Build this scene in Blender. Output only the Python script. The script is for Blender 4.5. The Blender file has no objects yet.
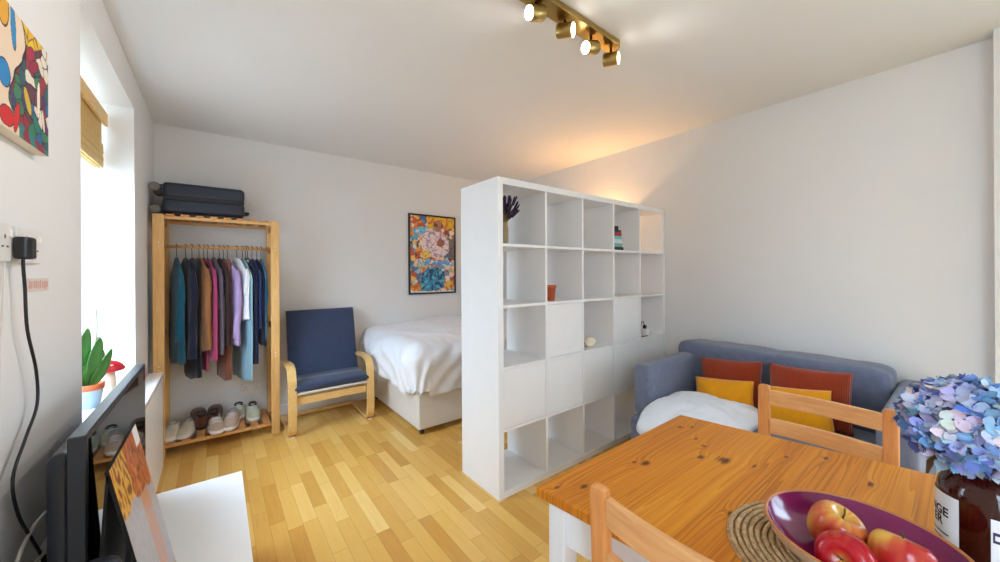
import bpy, bmesh, math, random
from mathutils import Vector, Matrix, noise
R = math.radians; PI = math.pi
C = bpy.context.scene.collection
sc = bpy.context.scene

# ------------------------------------------------------------------ camera
A = 0.9125; ROLL = -0.0054
r0 = Vector((math.sin(A), -math.cos(A), 0)); fw = Vector((math.cos(A), math.sin(A), 0)); up0 = Vector((0, 0, 1))
cr = math.cos(ROLL)*r0 + math.sin(ROLL)*up0; cu = math.cos(ROLL)*up0 - math.sin(ROLL)*r0
cam = bpy.data.cameras.new('camera'); cam_o = bpy.data.objects.new('camera', cam); C.objects.link(cam_o)
m = Matrix((cr, cu, -fw)).transposed().to_4x4(); m.translation = (0, 0, 1.277); cam_o.matrix_world = m
cam.sensor_width = 36; cam.lens = 36*0.365; cam.shift_y = -0.0079; cam.clip_start = 0.02
sc.camera = cam_o

# ------------------------------------------------------------------ sky, light, exposure
world = bpy.data.worlds.new('sky'); sc.world = world; world.use_nodes = True
bg = world.node_tree.nodes['Background']
# overcast sky: dim ground and roofs below, brightest towards the zenith
nt = world.node_tree; tc = nt.nodes.new('ShaderNodeTexCoord'); sx = nt.nodes.new('ShaderNodeSeparateXYZ'); cr_ = nt.nodes.new('ShaderNodeValToRGB')
nt.links.new(tc.outputs['Generated'], sx.inputs[0]); mr = nt.nodes.new('ShaderNodeMapRange'); mr.inputs['From Min'].default_value = -.2; mr.inputs['From Max'].default_value = .9
nt.links.new(sx.outputs[2], mr.inputs[0]); nt.links.new(mr.outputs[0], cr_.inputs[0])
e = cr_.color_ramp.elements; e[0].position = 0; e[0].color = (.15, .19, .22, 1); e[1].position = 1; e[1].color = (.67, .87, 1.08, 1)
e_ = e.new(.2); e_.color = (.22, .28, .34, 1); e_ = e.new(.55); e_.color = (.42, .55, .69, 1)
nt.links.new(cr_.outputs[0], bg.inputs[0]); bg.inputs[1].default_value = 21.0
def portal(name, loc, rot, sx, sy):
    l = bpy.data.lights.new(name, 'AREA'); l.shape = 'RECTANGLE'; l.size = sx; l.size_y = sy
    l.cycles.is_portal = True
    o = bpy.data.objects.new(name, l); C.objects.link(o); o.location = loc; o.rotation_euler = rot; return o
WINS = [(1.92, 2.97, 0.68, 2.24), (-1.75, -0.55, 0.68, 2.24)]
WIN_ADDED = (-2.35, -.60, .55, 2.24)        # unseen window added behind the camera to light the left wall and bench
for (a, b, c, d) in WINS:
    portal('window_light', (-0.70, (a+b)/2, (c+d)/2), (0, -R(90), 0), d-c, b-a)
portal('window_light', (3.18, (WIN_ADDED[0]+WIN_ADDED[1])/2, (WIN_ADDED[2]+WIN_ADDED[3])/2), (0, R(90), 0), WIN_ADDED[3]-WIN_ADDED[2], WIN_ADDED[1]-WIN_ADDED[0])
sc.view_settings.view_transform = 'Standard'; sc.view_settings.look = 'None'
sc.view_settings.gamma = 1; sc.view_settings.use_curve_mapping = False
sc.view_settings.exposure = 0.12
sc.cycles.max_bounces = 10; sc.cycles.diffuse_bounces = 7

# ------------------------------------------------------------------ materials
def lin(c):
    return tuple((x/255/12.92 if x/255 <= .04045 else ((x/255+.055)/1.055)**2.4) for x in c)
class NT:
    def __init__(s, name):
        s.m = bpy.data.materials.new(name); s.m.use_nodes = True; s.t = s.m.node_tree
        s.p = s.t.nodes['Principled BSDF']
    def n(s, typ, **k):
        nd = s.t.nodes.new(typ)
        for a, v in k.items():
            if a.startswith('_'): setattr(nd, a[1:], v)
            else: nd.inputs[a.replace('__', ' ')].default_value = v
        return nd
    def l(s, a, b): s.t.links.new(a, b)
    def math(s, op, a, b=None, c=None):
        nd = s.t.nodes.new('ShaderNodeMath'); nd.operation = op
        for i, v in enumerate((a, b, c)):
            if v is None: continue
            if isinstance(v, (int, float)): nd.inputs[i].default_value = v
            else: s.l(v, nd.inputs[i])
        return nd.outputs[0]
    def mix(s, f, a, b):
        nd = s.t.nodes.new('ShaderNodeMix'); nd.data_type = 'RGBA'
        for i, v in ((0, f), (6, a), (7, b)):
            if isinstance(v, (int, float)): nd.inputs[i].default_value = v
            elif isinstance(v, tuple): nd.inputs[i].default_value = (*v[:3], 1)
            else: s.l(v, nd.inputs[i])
        return nd.outputs[2]
    def ramp(s, f, stops):
        nd = s.t.nodes.new('ShaderNodeValToRGB'); e = nd.color_ramp.elements
        while len(e) < len(stops): e.new(0.5)
        for i, (p, c) in enumerate(stops): e[i].position = p; e[i].color = (*c[:3], 1)
        s.l(f, nd.inputs[0]); return nd.outputs[0]
    def coord(s, scale=(1, 1, 1), out='Object', loc=(0, 0, 0), rot=(0, 0, 0)):
        tc = s.n('ShaderNodeTexCoord'); mp = s.n('ShaderNodeMapping')
        mp.inputs['Scale'].default_value = scale; mp.inputs['Location'].default_value = loc; mp.inputs['Rotation'].default_value = rot
        s.l(tc.outputs[out], mp.inputs[0]); return mp.outputs[0]
    def noise(s, vec, scale=5, detail=4, rough=.5):
        nd = s.n('ShaderNodeTexNoise', Scale=scale, Detail=detail, Roughness=rough); s.l(vec, nd.inputs['Vector']); return nd.outputs[0]
    def bump(s, h, strength=.2, dist=.01):
        nd = s.n('ShaderNodeBump', Strength=strength, Distance=dist); s.l(h, nd.inputs['Height']); s.l(nd.outputs[0], s.p.inputs['Normal'])

def plain(name, col, rough=.5, metal=0, var=.06, scale=8, bump=0, bscale=60, spec=.5, sheen=0, emit=None):
    t = NT(name); c = lin(col); v = t.coord()
    f = t.noise(v, scale, 3)
    dk = tuple(x*(1-var) for x in c); lt = tuple(min(1, x*(1+var)) for x in c)
    t.l(t.ramp(f, [(.3, dk), (.7, lt)]), t.p.inputs['Base Color'])
    t.p.inputs['Roughness'].default_value = rough; t.p.inputs['Metallic'].default_value = metal
    t.p.inputs['Specular IOR Level'].default_value = spec
    if sheen: t.p.inputs['Sheen Weight'].default_value = sheen
    if bump: t.bump(t.noise(v, bscale, 4), bump, .004)
    if emit:
        t.p.inputs['Emission Color'].default_value = (*lin(emit[0]), 1); t.p.inputs['Emission Strength'].default_value = emit[1]
    return t.m
def fabric(name, col, scale=400, var=.12, rib=None):
    t = NT(name); c = lin(col); v = t.coord()
    f = t.noise(v, 30, 5, .7)
    t.l(t.ramp(f, [(.25, tuple(x*(1-var) for x in c)), (.75, tuple(min(1, x*(1+var)) for x in c))]), t.p.inputs['Base Color'])
    t.p.inputs['Roughness'].default_value = .9; t.p.inputs['Specular IOR Level'].default_value = .2
    t.p.inputs['Sheen Weight'].default_value = .25
    if rib:
        w = t.n('ShaderNodeTexWave', Scale=rib, Distortion=.3); t.l(v, w.inputs['Vector']); t.bump(w.outputs['Fac'], .6, .003)
    else: t.bump(t.noise(v, scale, 2), .25, .002)
    return t.m
def wood(name, light, dark, scale=(1, 12, 12), rough=.45, contrast=1.0):
    t = NT(name); v = t.coord(scale)
    f = t.noise(v, 6, 6, .6); f2 = t.noise(t.coord(tuple(s*.25 for s in scale)), 4, 2)
    g = t.math('ADD', t.math('MULTIPLY', f, .65*contrast), t.math('MULTIPLY', f2, .35))
    t.l(t.ramp(g, [(.32, lin(dark)), (.62, lin(light))]), t.p.inputs['Base Color'])
    t.p.inputs['Roughness'].default_value = rough
    t.bump(f, .06, .002)
    return t.m
def vcol(name, rough=.6, sub=0):
    t = NT(name); a = t.n('ShaderNodeAttribute', _attribute_name='Col'); t.l(a.outputs['Color'], t.p.inputs['Base Color'])
    t.p.inputs['Roughness'].default_value = rough; return t.m

def floor_mat():
    t = NT('oak_parquet'); tc = t.n('ShaderNodeTexCoord'); sp = t.n('ShaderNodeSeparateXYZ'); t.l(tc.outputs['Object'], sp.inputs[0])
    x, y = sp.outputs[0], sp.outputs[1]
    W = .068; L = .42
    row = t.math('FLOOR', t.math('DIVIDE', x, W))
    wn = t.n('ShaderNodeTexWhiteNoise', _noise_dimensions='1D'); t.l(row, wn.inputs['W'])
    yy = t.math('ADD', t.math('DIVIDE', y, L), t.math('MULTIPLY', wn.outputs['Value'], 7.3))
    col = t.math('FLOOR', yy)
    cb = t.n('ShaderNodeCombineXYZ'); t.l(row, cb.inputs[0]); t.l(col, cb.inputs[1])
    w2 = t.n('ShaderNodeTexWhiteNoise', _noise_dimensions='2D'); t.l(cb.outputs[0], w2.inputs['Vector'])
    # grain, shifted per block
    mp = t.n('ShaderNodeMapping'); mp.inputs['Scale'].default_value = (26, 2.2, 1); t.l(tc.outputs['Object'], mp.inputs[0])
    va = t.n('ShaderNodeVectorMath', _operation='ADD'); t.l(mp.outputs[0], va.inputs[0])
    cs = t.n('ShaderNodeVectorMath', _operation='SCALE', Scale=9.0); t.l(w2.outputs['Color'], cs.inputs[0]); t.l(cs.outputs[0], va.inputs[1])
    g = t.noise(va.outputs[0], 2.2, 5, .6)
    tone = t.math('ADD', t.math('MULTIPLY', w2.outputs['Value'], .72), t.math('MULTIPLY', g, .28))
    c = t.ramp(tone, [(.08, lin((204, 146, 64))), (.45, lin((226, 176, 90))), (.75, lin((236, 192, 108))), (.98, lin((244, 212, 140)))])
    # joints
    fx = t.math('FRACT', t.math('DIVIDE', x, W)); fy = t.math('FRACT', yy)
    ex = t.math('MINIMUM', fx, t.math('SUBTRACT', 1, fx)); ey = t.math('MINIMUM', fy, t.math('SUBTRACT', 1, fy))
    j = t.math('MAXIMUM', t.math('LESS_THAN', ex, .012), t.math('LESS_THAN', ey, .003))
    t.l(t.mix(t.math('MULTIPLY', j, .45), c, lin((120, 76, 30))), t.p.inputs['Base Color'])
    t.p.inputs['Roughness'].default_value = .3; t.p.inputs['Specular IOR Level'].default_value = .4
    t.bump(t.math('SUBTRACT', t.math('MULTIPLY', g, .3), j), .08, .002)
    return t.m

KNOTS = [(.725, .597, .016, .009), (.67, .638, .011, .006), (.95, .562, .021, .013), (.93, .585, .011, .006), (1.139, .436, .030, .021), (1.107, .483, .018, .010),
         (1.185, .508, .013, .009), (1.265, .621, .013, .009), (1.298, .595, .013, .007), (1.299, .159, .016, .008), (1.17, .37, .014, .007), (1.38, .258, .016, .008), (.90, .331, .014, .008), (1.217, .545, .012, .007), (1.30, .33, .012, .007)]
def table_mat():
    t = NT('honey_pine'); tc = t.n('ShaderNodeTexCoord'); sp = t.n('ShaderNodeSeparateXYZ'); t.l(tc.outputs['Object'], sp.inputs[0])
    x, y = sp.outputs[0], sp.outputs[1]
    B = .098
    row = t.math('FLOOR', t.math('DIVIDE', t.math('ADD', y, .02), B))
    wn = t.n('ShaderNodeTexWhiteNoise', _noise_dimensions='1D'); t.l(row, wn.inputs['W'])
    # knot field: dark cores and rings that bend the grain
    core = None; bend = None
    for (kx, ky, a, b) in KNOTS:
        dx = t.math('DIVIDE', t.math('SUBTRACT', x, kx), a); dy = t.math('DIVIDE', t.math('SUBTRACT', y, ky), b)
        d = t.math('SQRT', t.math('ADD', t.math('MULTIPLY', dx, dx), t.math('MULTIPLY', dy, dy)))
        cc = t.math('SUBTRACT', 1.0, d); bb = t.math('DIVIDE', 1.0, t.math('ADD', 1.0, t.math('MULTIPLY', d, d)))
        core = cc if core is None else t.math('MAXIMUM', core, cc)
        bend = bb if bend is None else t.math('ADD', bend, bb)
    cb = t.n('ShaderNodeCombineXYZ')
    t.l(t.math('ADD', t.math('MULTIPLY', x, .38), t.math('MULTIPLY', wn.outputs['Value'], 13)), cb.inputs[0])
    t.l(t.math('ADD', t.math('MULTIPLY', y, 19), t.math('MULTIPLY', bend, .55)), cb.inputs[1])
    g = t.noise(cb.outputs[0], 2.0, 1.2, .4)
    rings = t.math('FRACT', t.math('MULTIPLY', g, 8))
    fine = t.noise(t.coord((3, 140, 1)), 2, 3)
    tone = t.math('ADD', t.math('ADD', t.math('MULTIPLY', rings, .42), t.math('MULTIPLY', fine, .28)), t.math('MULTIPLY', wn.outputs['Value'], .26))
    c = t.ramp(tone, [(.12, lin((222, 150, 38))), (.5, lin((206, 124, 18))), (.9, lin((162, 86, 8)))])
    cl = t.n('ShaderNodeClamp'); t.l(t.math('MULTIPLY', t.math('ADD', core, t.math('MULTIPLY', t.math('SUBTRACT', fine, .5), 1.6)), 1.6), cl.inputs[0])
    c = t.mix(cl.outputs[0], c, lin((96, 40, 10)))
    fb = t.math('FRACT', t.math('DIVIDE', t.math('ADD', y, .02), B))
    t.l(t.mix(t.math('MULTIPLY', t.math('LESS_THAN', fb, .012), .35), c, lin((120, 66, 16))), t.p.inputs['Base Color'])
    t.p.inputs['Roughness'].default_value = .36; t.p.inputs['Specular IOR Level'].default_value = .32; t.bump(rings, .03, .001)
    return t.m

M = {}
M['wall'] = plain('white_wall_paint', (226, 225, 224), .85, var=.015, scale=1.5, bump=.06, bscale=180, spec=.2)
M['ceiling'] = plain('ceiling_paint', (226, 225, 224), .9, var=.015, scale=1.2, spec=.15)
M['trim'] = plain('white_gloss_trim', (236, 234, 230), .35, var=.01)
M['floor'] = floor_mat()
M['white'] = plain('white_foil', (238, 238, 238), .38, var=.01)
M['whitegloss'] = plain('white_gloss_board', (249, 249, 249), .18, var=.01)
M['tablepine'] = table_mat()
M['chairpine'] = wood('chair_pine', (232, 176, 118), (212, 148, 88), (1.5, 14, 14), .4)
M['chairpinev'] = wood('chair_pine_upright', (222, 152, 86), (198, 122, 58), (14, 14, 1.5), .4)
M['tablewhite'] = plain('white_paint', (232, 236, 240), .4, var=.015)
M['rackwood'] = wood('rack_pine', (232, 186, 120), (206, 152, 84), (14, 14, 1.5), .5)
M['rackwoodx'] = wood('rack_pine_rail', (226, 176, 112), (202, 146, 82), (1.5, 14, 14), .5)
M['rackslat'] = wood('rack_pine_slat', (212, 152, 92), (180, 116, 62), (14, 1.5, 14), .5)
M['birch'] = wood('birch_veneer', (236, 196, 128), (220, 174, 104), (12, 1.2, 12), .35)
M['navyfab'] = fabric('navy_denim', (58, 69, 96))
M['creamfab'] = fabric('cream_canvas', (222, 214, 198), var=.05)
M['sofa'] = fabric('blue_grey_weave', (108, 116, 138), 500, .16)
M['rust'] = fabric('rust_corduroy', (150, 54, 22), rib=55)
M['mustard'] = fabric('mustard_cotton', (226, 150, 14), var=.08)
M['blanket'] = fabric('white_fleece', (226, 230, 238), 160, .04)
M['duvet'] = fabric('white_cotton', (236, 237, 242), 300, .02)
M['bedbase'] = fabric('cream_upholstery', (222, 216, 206), 400, .03)
M['black'] = plain('black_plastic', (22, 22, 26), .35, var=.1)
M['tvcase'] = plain('dark_plastic', (34, 37, 46), .3, var=.08)
M['screen'] = plain('black_screen', (6, 6, 8), .03, var=.05)
M['brass'] = plain('brushed_brass', (176, 148, 88), .3, 1.0, var=.08)
M['brassdk'] = plain('dark_brass', (92, 76, 44), .35, 1.0, var=.08)
M['bulb'] = plain('lit_led', (255, 250, 240), .4, emit=((255, 246, 232), 14))
M['case'] = plain('navy_shell', (30, 36, 54), .36, var=.12, bump=.05, bscale=300)
M['grey'] = plain('grey_plastic', (112, 104, 102), .5)
M['bamboo'] = wood('bamboo_slats', (236, 200, 122), (196, 148, 72), (1.2, 60, 60), .6, 1.3)
M['bambooboard'] = wood('pale_wood_valance', (232, 192, 118), (212, 164, 84), (1, 10, 10), .4)
M['terracotta'] = plain('terracotta', (196, 96, 54), .7, bump=.1)
M['greyblue'] = plain('grey_blue_glaze', (150, 172, 190), .5)
M['leaf'] = plain('orchid_leaf', (66, 122, 52), .32, var=.25, scale=14)
M['stem'] = plain('plant_stem', (120, 128, 88), .6, var=.2)
M['mushcap'] = plain('red_toadstool_cap', (190, 24, 40), .3)
M['cream'] = plain('cream_ceramic', (236, 224, 200), .5)
M['art'] = vcol('printed_picture', .35)
M['paint'] = vcol('painted_canvas', .7)
M['petal'] = vcol('hydrangea_petals', .7)
M['applemat'] = vcol('apple_skin', .22)
M['purple'] = plain('purple_glaze', (124, 28, 80), .14, var=.08)
M['bowlout'] = wood('bowl_outside', (222, 200, 170), (198, 168, 132), (6, 6, 20), .5)
M['bowlrim'] = plain('bare_rim', (190, 120, 66), .5)
def jute():
    t = NT('braided_jute'); v = t.coord()
    f = t.noise(v, 90, 4, .7)
    t.l(t.ramp(f, [(.3, lin((150, 112, 70))), (.7, lin((214, 184, 138)))]), t.p.inputs['Base Color'])
    t.p.inputs['Roughness'].default_value = .95; t.bump(t.noise(v, 260, 3), .5, .003); return t.m
M['jute'] = jute()
def amber():
    t = NT('amber_glass'); t.p.inputs['Base Color'].default_value = (*lin((60, 12, 6)), 1)
    t.p.inputs['Roughness'].default_value = .06; t.p.inputs['Transmission Weight'].default_value = .35
    f = t.noise(t.coord(), 4, 2); t.l(t.ramp(f, [(.3, lin((52, 10, 6))), (.7, lin((74, 18, 8)))]), t.p.inputs['Base Color']); return t.m
M['amber'] = amber()
def glass():
    t = NT('window_glass'); tr = t.n('ShaderNodeBsdfTransparent'); gl = t.n('ShaderNodeBsdfGlossy', Roughness=.02); mx = t.n('ShaderNodeMixShader', Fac=.05)
    t.l(tr.outputs[0], mx.inputs[1]); t.l(gl.outputs[0], mx.inputs[2]); t.l(mx.outputs[0], t.t.nodes['Material Output'].inputs[0]); return t.m
M['glass'] = glass()
M['jet'] = plain('matt_black_card', (10, 10, 11), .8)
M['paper'] = plain('label_paper', (232, 234, 238), .6, var=.03)
M['ink'] = plain('dark_ink', (22, 26, 46), .6)
M['inkband'] = plain('purple_ink_band', (58, 44, 86), .6)
M['socket'] = plain('white_socket_plastic', (228, 224, 220), .35)
M['cablewhite'] = plain('white_cable', (216, 210, 204), .5)
M['lav'] = plain('dried_lavender', (58, 38, 66), .9, var=.3, scale=60)
M['strawstem'] = plain('dried_stalks', (148, 122, 74), .9, var=.2)
M['vase'] = plain('ochre_vase', (150, 130, 84), .5, var=.1)
M['warmshade'] = plain('linen_shade', (236, 206, 150), .8)
M['tape'] = plain('faded_pink_ink', (206, 160, 150), .8)
M['tapepaper'] = plain('worn_paper', (214, 200, 192), .8)

# ------------------------------------------------------------------ mesh helpers
def vnoise(p, s=1.0): return noise.noise(Vector(p)*s)
class MB:
    def __init__(s): s.bm = bmesh.new()
    def face(s, vs, smooth=False):
        try: f = s.bm.faces.new(vs); f.smooth = smooth; return f
        except ValueError: return None
    def box(s, x0, x1, y0, y1, z0, z1):
        v = [s.bm.verts.new((x, y, z)) for z in (z0, z1) for (x, y) in ((x0, y0), (x1, y0), (x1, y1), (x0, y1))]
        for q in ((3, 2, 1, 0), (4, 5, 6, 7), (0, 1, 5, 4), (1, 2, 6, 5), (2, 3, 7, 6), (3, 0, 4, 7)): s.face([v[i] for i in q])
        return s
    def prism(s, poly, z0, z1):
        a = [s.bm.verts.new((x, y, z0)) for x, y in poly]; b = [s.bm.verts.new((x, y, z1)) for x, y in poly]
        s.face(a[::-1]); s.face(b)
        n = len(poly)
        for i in range(n): s.face([a[i], a[(i+1) % n], b[(i+1) % n], b[i]])
        return s
    def grid(s, rows, close_u=False, close_v=False, smooth=True, cap=False):
        V = [[s.bm.verts.new(p) for p in r] for r in rows]
        n, k = len(V), len(V[0])
        for i in range(n if close_v else n-1):
            for j in range(k if close_u else k-1):
                s.face([V[i][j], V[i][(j+1) % k], V[(i+1) % n][(j+1) % k], V[(i+1) % n][j]], smooth)
        if cap: s.face(V[0][::-1], smooth); s.face(V[-1], smooth)
        return s
    def tube(s, pts, r, n=8, cap=True, radii=None):
        pts = [Vector(p) for p in pts]; rows = []; prev = None
        for i, p in enumerate(pts):
            t = (pts[min(i+1, len(pts)-1)]-pts[max(i-1, 0)]).normalized()
            if prev is None: nrm = t.orthogonal().normalized()
            else: nrm = (prev - t*prev.dot(t)).normalized()
            prev = nrm; b = t.cross(nrm); rr = radii[i] if radii else r
            rows.append([p + (nrm*math.cos(2*PI*k/n)+b*math.sin(2*PI*k/n))*rr for k in range(n)])
        return s.grid(rows, close_u=True, cap=cap)
    def lathe(s, prof, c=(0, 0, 0), n=32, wob=None):
        rows = []
        for (r, z) in prof:
            rows.append([(c[0]+max(r, .0004)*math.cos(2*PI*k/n), c[1]+max(r, .0004)*math.sin(2*PI*k/n), c[2]+z) for k in range(n)])
        return s.grid(rows, close_u=True)
    def cyl(s, p0, p1, r, n=20, r1=None):
        return s.tube([p0, p1], r, n, True, [r, r1 if r1 is not None else r])
    def sweep(s, path, w0, w1, th):
        """flat strip of thickness th along a path in the YZ plane, spanning x from w0 to w1"""
        path = [Vector((0, p[0], p[1])) for p in path]; rows = []
        for i, p in enumerate(path):
            t = (path[min(i+1, len(path)-1)]-path[max(i-1, 0)]).normalized(); nrm = Vector((0, -t.z, t.y))
            rows.append([(w0, *(p+nrm*th/2)[1:]), (w1, *(p+nrm*th/2)[1:]), (w1, *(p-nrm*th/2)[1:]), (w0, *(p-nrm*th/2)[1:])])
        return s.grid(rows, close_u=True, cap=True, smooth=False)
    def ell(s, c, rx, ry, rz, n=20, k=12, f=None):
        rows = []
        for i in range(k+1):
            t = PI*i/k
            row = []
            for j in range(n):
                a = 2*PI*j/n
                d = Vector((math.sin(t)*math.cos(a), math.sin(t)*math.sin(a), math.cos(t)))
                q = f(d) if f else 1
                row.append((c[0]+rx*d.x*q, c[1]+ry*d.y*q, c[2]+rz*d.z*q))
            rows.append(row)
        s.grid(rows, close_u=True); bmesh.ops.remove_doubles(s.bm, verts=s.bm.verts, dist=1e-6); return s
    def build(s, name, mat, parent=None, bevel=0, seg=2, subsurf=0, loc=None, rot=None, smooth=None):
        bmesh.ops.recalc_face_normals(s.bm, faces=s.bm.faces)
        me = bpy.data.meshes.new(name); s.bm.to_mesh(me); s.bm.free(); me.materials.append(mat)
        o = bpy.data.objects.new(name, me); C.objects.link(o)
        if parent: o.parent = parent
        if loc: o.location = loc
        if rot: o.rotation_euler = rot
        if bevel:
            b = o.modifiers.new('bevel', 'BEVEL'); b.width = bevel; b.segments = seg; b.limit_method = 'ANGLE'; b.angle_limit = R(40)
            if seg > 2:
                for f in me.polygons: f.use_smooth = True
                o.modifiers.new('wn', 'WEIGHTED_NORMAL')
        if subsurf:
            q = o.modifiers.new('sub', 'SUBSURF'); q.levels = subsurf; q.render_levels = subsurf
        return o
def box(name, mat, b, parent=None, bevel=.003, seg=2): return MB().box(*b).build(name, mat, parent, bevel, seg)
def tag(o, label=None, cat=None, group=None, kind=None):
    if label: o['label'] = label
    if cat: o['category'] = cat
    if group: o['group'] = group
    if kind: o['kind'] = kind
    return o
def thing(name, loc, label, cat, group=None, rz=0):
    o = bpy.data.objects.new(name, None); o.empty_display_size = .1; C.objects.link(o); o.location = loc; o.rotation_euler = (0, 0, rz)
    return tag(o, label, cat, group)
def struct(o): o['kind'] = 'structure'; return o
def copy_tree(o, parent=None):
    kids = [c for c in bpy.data.objects if c.parent == o]
    c = o.copy(); C.objects.link(c); c.parent = parent
    for k in kids: copy_tree(k, c)
    return c
def setcol(o, fn):
    me = o.data; a = me.color_attributes.new('Col', 'FLOAT_COLOR', 'POINT')
    for i, v in enumerate(me.vertices): a.data[i].color = (*lin(fn(v.co)), 1)
def smoothpath(pts, n=6):
    """Catmull-Rom through points"""
    P = [Vector(p) for p in pts]; out = []
    for i in range(len(P)-1):
        a, b, c, d = P[max(i-1, 0)], P[i], P[i+1], P[min(i+2, len(P)-1)]
        for k in range(n):
            t = k/n
            out.append(.5*((2*b)+(-a+c)*t+(2*a-5*b+4*c-d)*t*t+(-a+3*b-3*c+d)*t**3))
    out.append(P[-1]); return out

# ------------------------------------------------------------------ the room
XL, XR, YB, YF, H = -0.38, 3.06, 3.80, -2.60, 2.435
struct(MB().box(XL-.3, XR+.1, YF-.1, YB+.1, -.1, 0).build('floor', M['floor']))
struct(MB().box(XL-.3, XR+.1, YF-.1, YB+.1, H, H+.1).build('ceiling', M['ceiling']))
struct(MB().box(XL-.3, XR+.1, YB, YB+.1, 0, H).build('wall_back', M['wall']))
struct(MB().box(XR, XR+.1, -.067, YB, 0, H).build('wall_right', M['wall']))
a, b, c, d = WIN_ADDED; wr_ = MB()
wr_.box(2.955, XR+.1, YF, a, 0, H).box(2.955, XR+.1, b, -.067, 0, H).box(2.955, XR+.1, a, b, 0, c).box(2.955, XR+.1, a, b, d, H)
struct(wr_.build('wall_chimney_breast', M['wall']))
wl = MB()
for (y0, y1) in ((YF, -1.75), (-.55, 1.92), (2.97, YB)): wl.box(XL-.3, XL, y0, y1, 0, H)
for (a, b, c, d) in WINS: wl.box(XL-.3, XL, a, b, 0, c); wl.box(XL-.3, XL, a, b, d, H)
struct(wl.build('wall_left', M['wall']))
struct(MB().box(XL-.3, XR+.1, YF-.1, YF, 0, H).build('wall_front', M['wall']))
for i, (a, b, c, d) in enumerate(WINS):
    mb = MB(); x0, x1 = -.67, -.61
    mb.box(x0, x1, a, a+.06, c, d).box(x0, x1, b-.06, b, c, d).box(x0, x1, a+.06, b-.06, c, c+.07).box(x0, x1, a+.06, b-.06, d-.06, d).box(x0-.01, x1-.01, a+.06, b-.06, 1.42, 1.48)
    w = struct(mb.build('window_%d' % (i+1), M['trim'], None, .004))
    MB().box(-.645, -.639, a+.06, b-.06, c+.07, d-.06).build('pane', M['glass'], w)
a, b, c, d = WIN_ADDED; mb = MB(); x0, x1 = XR+.02, XR+.08
mb.box(x0, x1, a, a+.06, c, d).box(x0, x1, b-.06, b, c, d).box(x0, x1, a+.06, b-.06, c, c+.07).box(x0, x1, a+.06, b-.06, d-.06, d).box(x0, x1, (a+b)/2-.03, (a+b)/2+.03, c+.07, d-.06)
w = struct(mb.build('window_3', M['trim'], None, .004))  # out of view, added for the daylight it lets in
MB().box(x0+.025, x0+.031, a+.06, b-.06, c+.07, d-.06).build('pane', M['glass'], w)
struct(box('trim_1', M['trim'], (-.61, -.365, 1.925, 2.965, .68, .70), None, .004))     # window sill
struct(box('baseboard_back', M['trim'], (XL, XR, YB-.016, YB, 0, .10), None, .004))
struct(box('baseboard_left', M['trim'], (XL, XL+.016, YF, YB-.016, 0, .10), None, .004))
struct(box('baseboard_right', M['trim'], (XR-.016, XR, -.06, YB-.016, 0, .10), None, .004))

# ------------------------------------------------------------------ white cube shelving unit
SX, SY, SW, SD = 1.239, 1.6205, 1.815, .39
t = thing('shelving_unit', (SX, SY, 0), 'large white cube shelving unit of five by five compartments dividing the room', 'shelving')
P_, Q_, CELL = .038, .016, (1.815-2*.038-4*.016)/5
box('side_panel', M['white'], (0, P_, 0, SD, P_, 1.82-P_), t, .0015)
box('side_panel', M['white'], (SW-P_, SW, 0, SD, P_, 1.82-P_), t, .0015)
box('top_panel', M['white'], (0, SW, 0, SD, 1.82-P_, 1.82), t, .002)
box('bottom_panel', M['white'], (0, SW, 0, SD, 0, P_), t, .002)
def cx(k): return P_+k*(CELL+Q_)          # left of column k
def cz(k): return P_+k*((1.82-2*P_-4*Q_)/5+Q_)
CH = (1.82-2*P_-4*Q_)/5
for k in range(1, 5): box('shelf', M['white'], (P_, SW-P_, .001, SD-.001, cz(k)-Q_, cz(k)), t, .001)
for k in range(1, 5): box('divider', M['white'], (cx(k)-Q_, cx(k), .002, SD-.002, P_, 1.82-P_), t, .001)
for (col, row) in ((1, 2), (3, 2), (0, 1), (1, 1), (2, 1), (3, 1), (4, 1)):
    box('door', M['white'], (cx(col)+.002, cx(col)+CELL-.002, .003, .019, cz(row)+.002, cz(row)+CH-.002), t, .0015)

# ------------------------------------------------------------------ sofa
t = thing('sofa', (0, 0, 0), 'blue grey fabric sofa against the wall behind the dining table', 'sofa')
box('base', M['sofa'], (2.06, 3.03, .12, 1.335, .07, .375), t, .03, 3)
def puff(mb, x0, x1, y0, y1, z0, z1, bulge=.02, n=14, p=5, seed=0, wr=.006):
    c = ((x0+x1)/2, (y0+y1)/2, (z0+z1)/2); h = ((x1-x0)/2, (y1-y0)/2, (z1-z0)/2)
    tmp = bmesh.new(); bmesh.ops.create_cube(tmp, size=2)
    bmesh.ops.subdivide_edges(tmp, edges=tmp.edges, cuts=n, use_grid_fill=True)
    vm = {}
    for v in tmp.verts:
        d = v.co.copy(); L = (abs(d.x)**p+abs(d.y)**p+abs(d.z)**p)**(1/p); d /= L
        q = Vector((c[0]+h[0]*d.x, c[1]+h[1]*d.y, c[2]+h[2]*d.z))
        w = wr*vnoise(q+Vector((seed, seed*2, 0)), 7)+.4*wr*vnoise(q, 19)
        b = bulge*(1-d.y*d.y)*(1-d.z*d.z)*(1 if d.x > 0 else -1)*(abs(d.x) > .7)
        vm[v] = mb.bm.verts.new(q+Vector((b, 0, 0))+d*w)
    for f in tmp.faces: mb.face([vm[v] for v in f.verts], True)
    tmp.free(); return mb
puff(MB(), 2.10, 2.74, .25, 1.215, .34, .43, 0, 14, 9).build('seat_cushion', M['sofa'], t)
box('arm', M['sofa'], (2.115, 2.78, 1.222, 1.342, .37, .688), t, .032, 4); box('arm', M['sofa'], (2.115, 2.99, .125, .245, .37, .688), t, .032, 4)
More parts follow.
